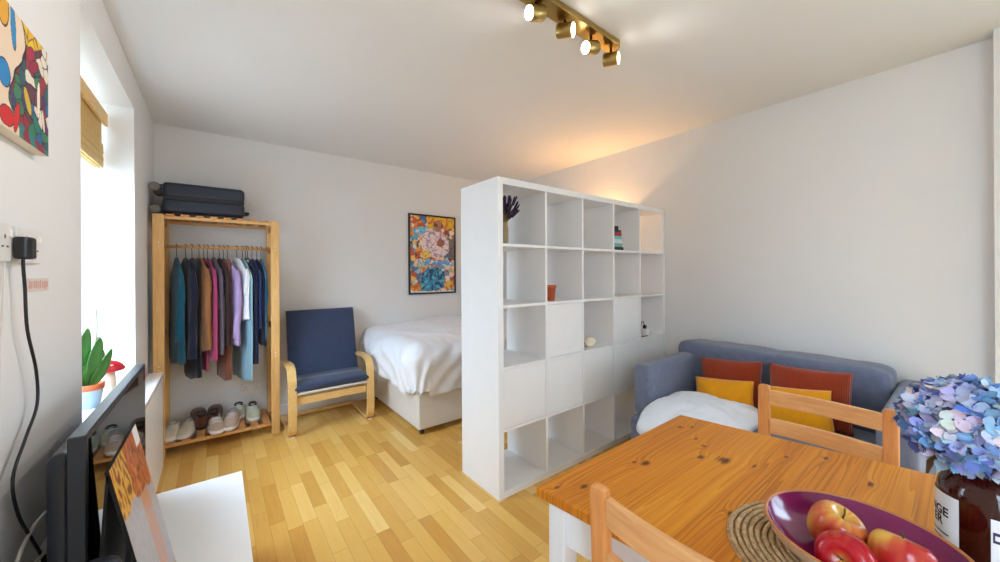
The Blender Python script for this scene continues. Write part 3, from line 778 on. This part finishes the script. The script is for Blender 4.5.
# ------------------------------------------------------------------ ceiling spotlight bar
t = thing('ceiling_spotlight_bar', (0, 0, 0), 'brass ceiling spotlight bar with four lit adjustable heads', 'ceiling light')
n = 10; pl = [(.90, 1.147), (.90, 1.067)] + [(1.575+.04*math.sin(a), 1.107-.04*math.cos(a)) for a in [PI*k/n for k in range(n+1)]]
MB().prism(pl, 2.407, 2.4345).build('mounting_bar', M['brass'], t, .003)
for i, (x, d) in enumerate(((1.058, (-.93, .12, -.30)), (1.238, (.40, -.86, -.18)), (1.418, (-.93, .12, -.30)), (1.576, (.40, -.86, -.10)))):
    d = Vector(d).normalized(); c = Vector((x, 1.112, 2.364 if i < 2 else 2.354))
    hd = MB().cyl(c-d*.036, c+d*.036, .031, 24).build('spot_head', M['brass'], t, .003)
    MB().cyl(c+d*.0362, c+d*.038, .027, 24).build('led_lens', M['bulb'], hd)
    MB().cyl((x, 1.112, 2.375), (x, 1.112, 2.41), .006, 10).build('swivel_stem', M['brassdk'], hd)
    l = bpy.data.lights.new('spot_beam', 'SPOT'); l.energy = 24 if i in (0, 2) else 4; l.spot_size = R(125); l.spot_blend = 1; l.color = (1, .97, .93); l.shadow_soft_size = .025
    lo = bpy.data.objects.new('spot_beam', l); C.objects.link(lo); lo.location = c+d*.045; lo.rotation_euler = (d+Vector((0, 0, -.30))).to_track_quat('-Z', 'Y').to_euler()

# warm wall lamp behind the shelving
t = thing('wall_lamp', (XR, 2.22, 1.50), 'small warm wall lamp glowing above the bed behind the shelving', 'lamp')
box('wall_plate', M['brass'], (-.012, -.001, -.04, .04, -.05, .05), t, .003)
MB().tube([(-.01, 0, 0), (-.07, 0, 0), (-.10, 0, .03), (-.10, 0, .06)], .008).build('arm', M['brass'], t)
MB().lathe([(.055, .06), (.085, .20)], (-.10, 0, 0), 28).build('lamp_shade', M['warmshade'], t)
MB().ell((-.10, 0, .10), .022, .022, .03).build('bulb', plain('warm_bulb', (255, 200, 130), .4, emit=((255, 196, 120), 10)), t)
l = bpy.data.lights.new('lamp_glow', 'POINT'); l.energy = 17; l.color = (1, .56, .2); l.shadow_soft_size = .03
lo = bpy.data.objects.new('lamp_glow', l); C.objects.link(lo); lo.location = (XR-.10, 2.22, 1.68)

# ------------------------------------------------------------------ dining table
def tp(s, v):       # s: 0 near edge .. 1 far edge (X), v: metres along the length
    a = Vector((.630+.13*v, .672-v)); b = Vector((1.378+.185*v, .676-v)); return a.lerp(b, s)
LT = 1.18
t = thing('dining_table', (0, 0, 0), 'pine topped dining table with white painted legs in the foreground', 'table')
MB().prism([tuple(tp(0, 0)), tuple(tp(0, LT)), tuple(tp(1, LT)), tuple(tp(1, 0))], .715, .74).build('tabletop', M['tablepine'], t, .004, 3)
inset = .022
def leg(s, v, sx, sv):
    q = []
    for (ds, dv) in ((0, 0), (.05, 0), (.05, .05), (0, .05)):
        p = tp(s, v); q.append((p.x+sx*(inset+ds), p.y-sv*(inset+dv)))
    MB().prism(q, 0, .715).build('leg', M['tablewhite'], t, .004)
for (s, v, a, b) in ((0, 0, 1, 1), (1, 0, -1, 1), (0, LT, 1, -1), (1, LT, -1, -1)): leg(s, v, a, b)
def apron(p, q, nx, ny):
    MB().prism([(p.x, p.y), (q.x, q.y), (q.x+nx*.02, q.y+ny*.02), (p.x+nx*.02, p.y+ny*.02)], .615, .715).build('apron', M['tablewhite'], t, .002)
i_ = Vector((.034, 0)); j_ = Vector((0, .034)); e_ = Vector((.07, 0)); g_ = Vector((0, .07))
apron(tp(0, 0)+i_-g_, tp(0, LT)+i_+g_, 1, 0); apron(tp(1, 0)-i_-g_, tp(1, LT)-i_+g_, -1, 0)
apron(tp(0, 0)+e_-j_, tp(1, 0)-e_-j_, 0, -1); apron(tp(0, LT)+e_+j_, tp(1, LT)-e_+j_, 0, 1)

# chairs: local back plane at y=0, seat toward +y
def make_chair(label, loc, rz):
    t = thing('dining_chair', loc, label, 'chair', 'pine dining chairs', rz)
    W = .186
    for s in (-1, 1):
        x0, x1 = sorted((s*W, s*(W-.036)))
        rows = []
        for (z, dy, k) in ((0, .03, 1), (.40, .0, 1), (.46, .0, 1), (.826, -.012, 1), (.837, -.012, .9), (.842, -.012, .6)):
            xm, hx = (x0+x1)/2, .018*k
            rows.append([(xm-hx, dy-.013*k, z), (xm+hx, dy-.013*k, z), (xm+hx, dy+.013*k, z), (xm-hx, dy+.013*k, z)])
        MB().grid(rows, close_u=True, cap=True, smooth=False).build('rear_leg', M['chairpinev'], t, .004)
        MB().box(x0, x1, .36, .395, 0, .425).build('front_leg', M['chairpinev'], t, .004)
        MB().box(s*W-s*.033 if s < 0 else s*W-.033, s*W-s*.011 if s > 0 else s*W+.011, .016, .36, .37, .422).build('side_rail', M['chairpinev'], t, .002) if False else MB().box((x0+x1)/2-.01, (x0+x1)/2+.01, .016, .36, .37, .422).build('side_rail', M['chairpinev'], t, .002)
        MB().box((x0+x1)/2-.009, (x0+x1)/2+.009, .02, .36, .17, .20).build('stretcher', M['chairpinev'], t, .002)
    for (z0, z1) in ((.768, .824), (.660, .716)):
        rows = []
        for k in range(13):
            x = -W+.034+(2*W-.068)*k/12; q = 1-(2*k/12-1)**2; y = -.010-.016*q
            rows.append([(x, y-.009, z0), (x, y+.009, z0), (x, y+.009, z1), (x, y-.009, z1)])
        MB().grid(rows, close_u=True, cap=True, smooth=False).build('back_slat', M['chairpine'], t, .003)
    MB().box(-W+.042, W-.042, .368, .388, .365, .422).build('front_rail', M['chairpine'], t, .002)
    MB().box(-W+.042, W-.042, -.008, .010, .365, .422).build('rear_rail', M['chairpine'], t, .002)
    MB().prism([(-W-.004, .02), (W+.004, .02), (W+.02, .41), (-W-.02, .41)], .425, .443).build('seat', M['chairpine'], t, .005, 3)
    return t
ch = make_chair('pine ladder back chair on the sofa side of the table', (1.66, .325, 0), R(90))
c2 = copy_tree(ch); c2.location = (.630, .300, 0); c2.rotation_euler = (0, 0, R(-90)); c2['label'] = 'pine ladder back chair on the near side of the table, closest to the shelving end'

# placemat: spiral of braided rope
mb = MB(); pts = []
turns = 15; c = (.905, .145, .7400)
for k in range(turns*28+1):
    a = 2*PI*k/28; r = .012+.172*k/(turns*28)
    rr = r; pts.append((c[0]+rr*math.cos(a), c[1]+rr*math.sin(a),   .7448))
rad = [.0046*(1+.16*math.sin(i*2.1)) for i in range(len(pts))]
mb.tube(pts, .006, 7, True, rad)
mb.lathe([(.0004, .0015), (.183, .0008), (.183, .003), (.0004, .003)], (c[0], c[1], .7395), 48)
o = mb.build('placemat', M['jute']); tag(o, 'round braided jute placemat under the fruit bowl', 'placemat')

# bowl
t = thing('fruit_bowl', (.910, .124, .7505), 'wide shallow bowl glazed purple inside standing on the jute placemat', 'bowl')
RB = .140
MB().lathe([(.0004, 0), (.07, 0), (.075, .004), (.105, .014), (.130, .030), (RB, .052)], n=64).build('outer_shell', M['bowlout'], t)
MB().lathe([(RB-.005, .0505), (.124, .032), (.10, .0185), (.07, .0065), (.0004, .005)], n=64).build('inner_glaze', M['purple'], t)
MB().lathe([(RB, .0515), (RB-.0005, .0535), (RB-.003, .0545), (RB-.0055, .0525), (RB-.005, .050)], n=64).build('rim', M['bowlrim'], t)
def apple(x, y, z, tilt, rz, label, red=.6, seed=0, r=.0405):
    t = thing('apple', (x, y, z), label, 'apple', 'apples in the purple bowl'); t.rotation_euler = (tilt[0], tilt[1], rz)
    prof = [(.0004, .029), (.006, .0325), (.014, .0365), (.024, .0385), (.034, .0345), (.0405, .024), (.0425, .008), (.040, -.010), (.033, -.026), (.022, -.0365), (.013, -.0385), (.006, -.035), (.0004, -.033)]
    mb = MB(); rows = []
    pr = smoothpath([(0, a, b) for a, b in prof], 3); n = 40
    for p in pr:
        row = []
        for k in range(n):
            a = 2*PI*k/n; w = 1+.02*math.cos(5*a+seed)*(1 if p.z < 0 else .5)
            row.append((max(.0004, p.y)*w*math.cos(a)*r/.042, max(.0004, p.y)*w*math.sin(a)*r/.042, p.z*r/.042))
        rows.append(row)
    o = mb.grid(rows, close_u=True).build('skin', M['applemat'], t)
    def col(c):
        a = math.atan2(c.y, c.x); s = .9*vnoise((c.x*20+seed, c.y*20, c.z*16), 1)+.35*vnoise((math.cos(a)*9+seed, math.sin(a)*9, c.z*14), 1)
        k = min(1, max(0, .5+1.1*s+red-.5)); top = max(0, 1-math.hypot(c.x, c.y)/.017) if c.z > .01 else 0
        k *= 1-.9*top
        R_, Y_ = (176, 14, 28), (226, 176, 74)
        m = tuple(Y_[i]+(R_[i]-Y_[i])*k for i in range(3))
        if abs(math.sin(a*23+seed+2*vnoise((c.x*40, c.y*40, c.z*40)))) < .12 and k > .3: m = tuple(m[i]*.92+(230, 120, 80)[i]*.08 for i in range(3))
        return m
    setcol(o, col)
    MB().tube([(0, 0, .028), (.002, 0, .038), (.006, .001, .047)], .0016, 6).build('stalk', M['brownstalk'], t)
M['brownstalk'] = plain('apple_stalk', (92, 66, 30), .8)
apple(.915, .160, .793, (R(12), R(-22)), 1.0, 'red apple with stalk upward at the back of the purple bowl', .62, 1)
apple(.838, .130, .792, (R(-30), R(-66)), .5, 'deep red apple lying on its side at the near rim of the bowl', .95, 2)
apple(.899, .074, .792, (R(20), R(-15)), 2.0, 'yellow blushed apple nearest the brown bottle', .34, 6)

# amber bottle used as a vase
t = thing('glass_bottle', (1.095, -.016, .74), 'dark amber glass bottle with white labels holding blue hydrangeas', 'bottle')
BR = .061
MB().lathe([(.0004, .002), (.052, 0), (.059, .004), (BR, .014), (BR, .125), (.058, .145), (.049, .163), (.034, .178), (.020, .188), (.017, .196), (.017, .225), (.019, .228), (.019, .236), (.0165, .238), (.0145, .236), (.0145, .19)], n=64).build('bottle_glass', M['amber'], t)
def strip(a0, a1, z0, z1, mat, name, parent, rr=BR+.0006):
    rows = [[(rr*math.cos(a0+(a1-a0)*k/24), rr*math.sin(a0+(a1-a0)*k/24), z) for k in range(25)] for z in (z0, z1)]
    return MB().grid(rows).build(name, mat, parent)
# the camera sees the side that faces -X; +Y is toward the chairs
front = PI
lb = strip(front-R(112), front-R(31), .012, .127, M['paper'], 'label', t)
lb2 = strip(front-R(-2), front+R(66), .012, .116, M['paper'], 'label', t)
strip(front-R(-4), front+R(64), .077, .095, M['inkband'], 'label_band', lb2, BR+.001)
def cyltext(txt, size, ang, z, mat, parent, rr=BR+.0011):
    """text wrapped round the bottle, its right end at angle ang, reading left to right as seen from outside"""
    cu = bpy.data.curves.new('lettering', 'FONT'); cu.body = txt; cu.size = size; cu.offset = size*.03
    ob = bpy.data.objects.new('tmp_text', cu); C.objects.link(ob)
    me = bpy.data.meshes.new_from_object(ob.evaluated_get(bpy.context.evaluated_depsgraph_get()))
    bpy.data.objects.remove(ob)
    bm = bmesh.new(); bm.from_mesh(me); bmesh.ops.subdivide_edges(bm, edges=[e for e in bm.edges if e.calc_length() > .004], cuts=2)
    w = max(v.co.x for v in bm.verts)
    for v in bm.verts:
        a = ang-(w-v.co.x)/rr; zz = z+v.co.y
        v.co = (rr*math.cos(a), rr*math.sin(a), zz)
    bm.to_mesh(me); bm.free(); me.name = 'lettering'; me.materials.clear(); me.materials.append(mat)
    o = bpy.data.objects.new('lettering', me); C.objects.link(o); o.parent = parent
bpy.context.view_layer.update()
cyltext('NGE', .022, front-R(45), .086, M['ink'], lb)
cyltext('ER', .022, front-R(54), .068, M['ink'], lb)
for q in range(4): strip(front+R(6+9*q), front+R(11+9*q), .082, .090, M['paper'], 'small_print', lb2, BR+.0016)
for q in range(3): strip(front-R(100), front-R(45+6*q), .052-.010*q, .0545-.010*q, M['ink'], 'small_print', lb, BR+.001)

# hydrangea heads
def hydrangea(cx_, cy_, cz_, rx, ry, rz, n, seed, label):
    random.seed(seed)
    t = thing('hydrangea', (cx_, cy_, cz_), label, 'flower', 'blue hydrangeas in the bottle')
    mb = MB(); cols = []
    pal = [(136, 164, 214), (160, 174, 220), (182, 188, 222), (112, 146, 204), (204, 202, 220), (140, 178, 218), (214, 210, 216), (92, 116, 182), (150, 186, 214)]
    for i in range(n):
        z = 1-2*(i+.5)/n; a = i*2.39996; q = math.sqrt(1-z*z)
        d = Vector((q*math.cos(a), q*math.sin(a), z)); k = 1+random.uniform(-.16, .08)
        p = Vector((d.x*rx*k, d.y*ry*k, d.z*rz*k)); nrm = (Vector((d.x/rx, d.y/ry, d.z/rz)).normalized()+Vector((random.uniform(-.5, .5), random.uniform(-.5, .5), random.uniform(-.3, .6)))).normalized()
        e1 = nrm.orthogonal().normalized(); e2 = nrm.cross(e1); th = random.uniform(0, PI); s = random.uniform(.014, .020)
        col = random.choice(pal)
        for w in range(4):
            b = th+w*PI/2+random.uniform(-.35, .35); ax = e1*math.cos(b)+e2*math.sin(b); sd = nrm.cross(ax); cup = random.uniform(0, .7); nrm_ = nrm; tw = random.uniform(-.2, .2)
            rows = []
            for (u, wd) in ((.08, .09), (.35, .40), (.65, .52), (.9, .38), (1.03, .13)):
                c0 = p+ax*s*u+nrm*s*(cup*u*u)
                rows.append([c0-sd*s*wd+nrm*s*(.16+tw*u), c0, c0+sd*s*wd+nrm*s*(.16-tw*u)])
            n0 = len(mb.bm.verts); mb.grid(rows); cols.append((len(mb.bm.verts), tuple(max(0, min(255, c+random.uniform(-14, 14))) for c in col)))
    o = mb.build('petals', M['petal'], t); me = o.data; at = me.color_attributes.new('Col', 'FLOAT_COLOR', 'POINT'); j = 0
    for i in range(len(me.vertices)):
        while i >= cols[j][0]: j += 1
        at.data[i].color = (*lin(cols[j][1]), 1)
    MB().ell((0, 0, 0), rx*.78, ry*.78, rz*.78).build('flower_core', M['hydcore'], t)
    return t
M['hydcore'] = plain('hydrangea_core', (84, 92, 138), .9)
h = hydrangea(1.085, .004, 0.997, .080, .080, .074, 240, 5, 'blue hydrangea head above the amber bottle, nearest the sofa chair')
MB().tube([(.0, -.01, -.07), (.006, -.03, -.12), (.009, -.034, -.21)], .004, 8).build('stem', M['stem'], h)
MB().tube([(-.006, .03, -.06), (-.010, .046, -.085), (-.010, .050, -.108)], .004, 8, True, [.002, .005, .002]).build('dry_leaf', M['brownstalk'], h)
h = hydrangea(1.10, -.125, 1.0, .085, .085, .08, 200, 8, 'blue hydrangea head leaning over the bottle side away from the sofa chair')
MB().tube([(.0, .06, -.06), (-.003, .098, -.11), (-.004, .108, -.20)], .004, 8).build('stem', M['stem'], h)

# ------------------------------------------------------------------ items in the shelving
def cellpos(col, row): return SX+cx(col), SY, cz(row)
x, y, z = cellpos(0, 4)
t = thing('bud_vase', (x+.085, y+.10, z), 'slim ochre vase of dried lavender in the top compartment of the shelving', 'vase')
MB().lathe([(.0004, .002), (.024, 0), (.027, .02), (.027, .10), (.022, .125), (.024, .14), (.021, .14), (.018, .12), (.0004, .11)]).build('vase_body', M['vase'], t)
random.seed(3); st = MB(); bl = MB()
for k in range(110):
    a = random.uniform(0, 2*PI); sp = random.uniform(.0, .095); hh = random.uniform(.19, .29)
    e = Vector((sp*math.cos(a), sp*math.sin(a)*.9, hh)); b = Vector((.014*math.cos(a), .014*math.sin(a), .13))
    st.tube([b, b.lerp(e, .5)+Vector((0, 0, .01)), e], .0012, 5)
    dr = (e-b).normalized()
    bl.tube([e-dr*.055, e-dr*.04, e-dr*.02, e, e+dr*.012], .004, 7, True, [.003, .006, .0052, .0055, .002])
st.build('stalks', M['strawstem'], t); bl.build('lavender_heads', M['lav'], t)

x, y, z = cellpos(1, 3)
t = thing('plant_pot', (x+.105, y+.075, z), 'small empty terracotta pot in the second row of the shelving', 'pot')
MB().lathe([(.0004, 0), (.024, 0), (.032, .085), (.036, .085), (.037, .103), (.033, .103), (.030, .085), (.0004, .02)]).build('pot_body', M['terracotta'], t)

x, y, z = cellpos(3, 4)
BK = [((28, 24, 30), .026, .15, 'thin black book at the bottom of the shelving book stack'), ((120, 176, 172), .028, .135, 'pale teal book second from the bottom of the shelving book stack'),
      ((206, 214, 222), .030, .125, 'pale grey blue book in the middle of the shelving book stack'), ((112, 200, 186), .024, .13, 'mint green book below the red book in the shelving stack'),
      ((150, 28, 40), .030, .125, 'dark red book near the top of the shelving book stack'), ((30, 24, 26), .016, .12, 'black book with red edge below the topmost small black book'), ((20, 20, 24), .028, .085, 'small black book on top of the shelving book stack')]
zz = z
for (c, h_, w_, lb_) in BK:
    o = thing('book', (x+.008, y+.03, zz), lb_, 'book', 'books stacked in the shelving')
    cm = plain('book_cover', c, .5)
    mb = MB(); mb.box(0, w_, 0, .20, 0, .0025).box(0, w_, 0, .20, h_-.0025, h_).box(0, w_, 0, .0025, .0025, h_-.0025)
    mb.build('cover', cm, o)
    MB().box(.002, w_-.003, .003, .197, .0025, h_-.0025).build('pages', M['paper'], o)
    zz += h_+.0003

x, y, z = cellpos(2, 2)
t = thing('wood_ornament', (x+.10, y+.07, z), 'small cream and tan carved ornament on the middle row of the shelving', 'ornament')
MB().ell((.04, 0, .036), .058, .036, .036, f=lambda d: 1+.12*vnoise(d*3)).build('carved_body', M['cream'], t)
MB().ell((-.045, .005, .026), .045, .024, .021, f=lambda d: 1+.15*vnoise(d*3+Vector((4, 0, 0)))).build('tan_end', M['vase'], t)

x, y, z = cellpos(4, 2)
t = thing('charger', (x+.20, y+.09, z), 'white plug charger with looped cable in the shelving beside the wall', 'charger')
box('charger_block', M['socket'], (-.03, .03, -.03, .03, 0, .055), t, .006, 3)
box('plug_pin', M['black'], (-.012, .012, -.012, .012, .055, .085), t, .003)
MB().tube(smoothpath([(0, 0, .085), (-.03, 0, .12), (-.07, -.01, .10), (-.11, -.02, .04), (-.14, -.03, .008), (-.16, -.02, .004), (-.10, -.04, .004), (-.03, -.045, .004)], 6), .0035).build('cable', M['black'], t)

# ------------------------------------------------------------------ tv bench, tv and the left wall things
t = thing('tv_bench', (0, 0, 0), 'low glossy white bench under the television along the window wall', 'bench')
box('top_panel', M['whitegloss'], (-.345, .084, .30, 2.046, .36, .38), t, .002)
box('side_panel', M['whitegloss'], (-.34, .07, .31, .33, 0, .36), t, .002); box('side_panel', M['whitegloss'], (-.34, .07, 2.018, 2.038, 0, .36), t, .002)
box('back_panel', M['whitegloss'], (-.342, -.33, .33, 2.018, .03, .36), t, .002)
box('bottom_panel', M['whitegloss'], (-.33, .06, .33, 2.018, .03, .05), t, .002)
for k in range(3): box('door', M['whitegloss'], (.062, .08, .315+.575*k, .315+.57*(k+1)+.005*k, .03, .355), t, .002)

t = thing('slim_cabinet', (0, 0, 0), 'slim tall white cabinet beyond the television below the window', 'cabinet')
box('cabinet_body', M['white'], (-.36, -.305, 2.30, 3.30, .03, .60), t, .002)
box('cabinet_top', M['whitegloss'], (-.362, -.288, 2.29, 3.312, .60, .63), t, .003)
box('cabinet_front', M['cream2'] if 'cream2' in M else M['white'], (-.305, -.292, 2.30, 3.30, .0, .60), t, .002)

t = thing('television', (0, 0, 0), 'black flat screen television on the white bench facing the room', 'television')
TX, TY0, TY1, TZ0, TZ1 = -.235, 1.22, 2.06, .425, .917
box('bezel', M['tvcase'], (TX-.03, TX, TY0, TY1, TZ0, TZ1), t, .003)
MB().box(TX-.001, TX+.0006, TY0+.014, TY1-.014, TZ0+.022, TZ1-.014).build('screen', M['screen'], t)
box('rear_housing', M['tvcase'], (TX-.075, TX-.028, TY0+.05, TY1-.05, TZ0+.04, TZ1-.05), t, .02, 4)
st_ = MB().box(TX-.04, TX-.01, 1.57, 1.71, .385, .46).build('stand_neck', M['tvcase'], t, .004)
box('stand_base', M['tvcase'], (TX-.10, TX+.03, 1.48, 1.80, .3805, .392), t, .004)

# tent-shaped picture board in front of the screen
def board_art(u, v):
    n_ = vnoise((u*5, v*5, 1)); n2 = vnoise((u*26, v*18, 3))
    if v > .76+.05*n_-.12*u:
        c = (188, 92, 34) if n2 > -.1 else (120, 58, 24)
        if u < .42 and n2 > -.05: c = (222, 168, 62)
        if .5 < u < .62: c = (150, 56, 26) if n2 > 0 else (206, 120, 60)
        if v > .9 and u > .82: c = (230, 228, 224)
    else:
        c = (172, 170, 175) if n2 > 0 else (163, 162, 168)
        if abs(u-.66) < .14 and n2 > -.3: c = (196, 142, 114)  # orange reflection painted into the grey lower part
        if v < .12: c = (170, 150, 130)
    return c
t = thing('picture_board', (0, 0, 0), 'tent folded photo board with orange tree picture leaning in front of the television', 'picture board')
def panel(a, b, c, d, th, name, mat, nrm):
    a, b, c, d = map(Vector, (a, b, c, d)); o = Vector(nrm)*th
    mb = MB(); v = [mb.bm.verts.new(p) for p in (a, b, c, d, a+o, b+o, c+o, d+o)]
    for q in ((0, 1, 2, 3), (7, 6, 5, 4), (0, 4, 5, 1), (1, 5, 6, 2), (2, 6, 7, 3), (3, 7, 4, 0)): mb.face([v[i] for i in q])
    return mb.build(name, mat, t)
y0, y1 = 1.15, 1.47; rx, rz = -.190, .85
panel((rx, y0, rz), (rx, y1, rz), (-.098, y1, .381), (-.098, y0, .381), .006, 'front_panel', M['jet'], (-1, 0, -.2))
panel((rx-.004, y0, rz-.01), (rx-.004, y1, rz-.01), (-.222, y1, .381), (-.222, y0, .381), .005, 'rear_panel', M['jet'], (1, 0, 0))
mb = MB(); nx, ny = 70, 90
mb.grid([[(-.098+(rx+.098)*j/ny+.0012, y0+(y1-y0)*i/nx, .381+(rz-.381)*j/ny+.0003) for i in range(nx+1)] for j in range(ny+1)], smooth=False)
o = mb.build('printed_picture', M['art'], t); setcol(o, lambda c: board_art((c.y-y0)/(y1-y0), (c.z-.381)/(rz-.381)))

t = thing('desk_speaker', (-.200, 1.085, .38), 'dark grey rounded speaker on the bench at the near end of the television', 'speaker')
MB().lathe([(.0004, 0), (.036, 0), (.042, .01), (.042, .285), (.038, .303), (.024, .312), (.0004, .314)], n=32).build('speaker_body', M['tvcase'], t)

# wall sockets, plug and cables on the window wall
socket_plate('wall_socket', (XL, 1.435, 1.35), 'X', .146, .086, 'white double wall socket with the black plug, beside the canvas painting')
socket_plate('wall_socket', (XL, 1.265, 1.352), 'X', .146, .086, 'white double wall socket without a plug at the picture edge')
t = thing('power_cord', (XL+.0115, 1.352, 1.345), 'black mains plug with its cord trailing down the window wall', 'power cord')
mb = MB(); mb.prism([(-.0, -.022), (-.0, .022), (.018, .023), (.027, .012), (.027, -.012), (.018, -.023)], -.03, .022)
mb.build('plug', M['black'], t, .006, 3)
cp = [(1.352, 1.315), (1.354, 1.29), (1.362, 1.243), (1.374, 1.148), (1.425, 1.042), (1.43, .955), (1.360, .895), (1.292, .83), (1.320, .736), (1.400, .632), (1.455, .56), (1.47, .50)]
MB().tube(smoothpath([(.010, y-1.352, z-1.345) for y, z in cp], 6), .0032, 8).build('cord', M['black'], t)
t = thing('aerial_cable', (XL, 1.318, 1.308), 'thin white cable running straight down the wall from the socket', 'cable')
MB().tube(smoothpath([(.005, 0, 0), (.005, -.02, -.15), (.005, -.034, -.34), (.006, -.05, -.51), (.006, -.06, -.70), (.006, -.06, -.89)], 5), .0016).build('wire', M['cablewhite'], t)
t = thing('extension_lead', (-.352, 1.53, .383), 'white extension socket block with looped white cable behind the television', 'extension lead')
box('socket_block', M['socket'], (-.018, .022, -.055, .055, .0, .19), t, .005)
for k in range(3): MB().box(-.012, .012, -.057, -.0545, .03+.055*k, .06+.055*k).build('outlet', M['black'], t, .001)
MB().tube(smoothpath([(.0, .02, .19), (.0, .0, .262), (-.004, -.11, .285), (-.006, -.20, .265), (-.006, -.23, .225), (-.002, -.15, .20), (.0, -.04, .18)], 6), .004).build('cable', M['cablewhite'], t)
o = MB().box(XL, XL+.0012, 1.455, 1.598, 1.235, 1.27).build('wall_sticker', M['tapepaper']); tag(o, 'worn faded pink printed sticker on the wall below the plug', 'sticker')
random.seed(12); sm = MB()
for k in range(9):
    yy = 1.463+.0145*k; h_ = random.uniform(.016, .026); sm.box(XL+.0008, XL+.0018, yy, yy+random.uniform(.006, .011), 1.253-h_/2+random.uniform(-.003, .003), 1.253+h_/2)
sm.build('faded_print', M['tape'], o)

# ------------------------------------------------------------------ window blind and sill things
t = thing('window_blind', (0, 0, 0), 'woven bamboo blind pulled up high in the window recess', 'blind')
box('valance', M['bambooboard'], (-.497, -.482, 1.93, 2.955, 2.105, 2.175), t, .002)
mb = MB()
for k in range(22): mb.tube([(-.508, 1.94, 2.165-.0115*k), (-.508, 2.94, 2.165-.0115*k)], .0058, 6)
mb.build('bamboo_sheet', M['bamboo'], t)
mb = MB(); random.seed(2)
for k in range(13):
    for q in range(3): mb.tube([(-.530+.014*q+random.uniform(-.003, .003), 1.94, 1.985-.0105*k), (-.530+.014*q, 2.94+random.uniform(-.008, .004), 1.995-.0105*k+random.uniform(-.004, .004))], .006, 6)
mb.build('folded_stack', M['bamboo'], t)
MB().tube([(-.512, 2.93, 2.10), (-.512, 2.93, .95)], .0015, 5).build('pull_cord', M['cablewhite'], t)

t = thing('potted_orchid', (-.448, 2.36, .70), 'orchid with broad glossy leaves in a terracotta rimmed pot on the window sill', 'plant')
MB().lathe([(.0004, 0), (.036, 0), (.046, .085), (.046, .09), (.0004, .09)]).build('pot', M['greyblue'], t)
MB().lathe([(.046, .078), (.049, .08), (.049, .104), (.045, .104), (.044, .09), (.0004, .088)]).build('pot_rim', M['terracotta'], t)
def leafm(base, tip, mid, wd, name='leaf'):
    P = smoothpath([base, mid, tip], 8); mb = MB(); rows = []
    for i, p in enumerate(P):
        s = i/(len(P)-1); w = wd*math.sin(PI*min(1, .08+s*.93))**.7*(1 if s < .98 else .3)
        tg = (P[min(i+1, len(P)-1)]-P[max(i-1, 0)]).normalized(); sd = tg.cross(Vector((.75, -.65, .1))).normalized()
        nn = sd.cross(tg)
        rows.append([p-sd*w+nn*w*.3, p-sd*w*.5+nn*w*.06, p, p+sd*w*.5+nn*w*.06, p+sd*w+nn*w*.3])
    o = mb.grid(rows).build(name, M['leaf'], t); s_ = o.modifiers.new('t', 'SOLIDIFY'); s_.thickness = .0025
leafm((-.008, 0, .09), (-.008, .035, .345), (-.022, -.005, .21), .031)
leafm((.0, .0, .09), (.030, .030, .30), (.012, .01, .20), .028)
leafm((.006, 0, .095), (.055, .10, .235), (.03, .03, .15), .022)
leafm((-.006, 0, .095), (.0, -.02, .19), (-.015, -.03, .15), .02)
MB().tube(smoothpath([(0, .01, .09), (.005, .06, .20), (.01, .09, .33), (.006, .10, .42)], 6), .0025).build('flower_spike', M['stem'], t)
MB().tube(smoothpath([(.01, .02, .10), (.03, .10, .20), (.06, .17, .30), (.075, .20, .36)], 6), .0015).build('air_root', M['stem'], t)
for (p) in ((.012, .10, .27), (.02, .095, .215), (.02, .13, .165)): MB().ell(p, .013, .02, .024).build('bud', M['stem'], t)

t = thing('toadstool_ornament', (-.418, 2.52, .70), 'red white spotted toadstool ornament on the window sill beside the orchid', 'ornament')
MB().lathe([(.0004, 0), (.030, 0), (.034, .02), (.030, .07), (.026, .125), (.0004, .125)]).build('stalk', M['cream'], t)
cap = MB().lathe([(.0004, .120), (.040, .118), (.058, .122), (.061, .130), (.052, .148), (.034, .163), (.0004, .172)]).build('cap', M['mushcap'], t)
random.seed(4)
for k in range(16):
    a = random.uniform(0, 2*PI); r = random.choice((.02, .034, .046, .055)); z = .172-(r/.061)**2*.034
    MB().ell((r*math.cos(a), r*math.sin(a), z), .006, .006, .003, 10, 6).build('spot', M['cream'], cap)
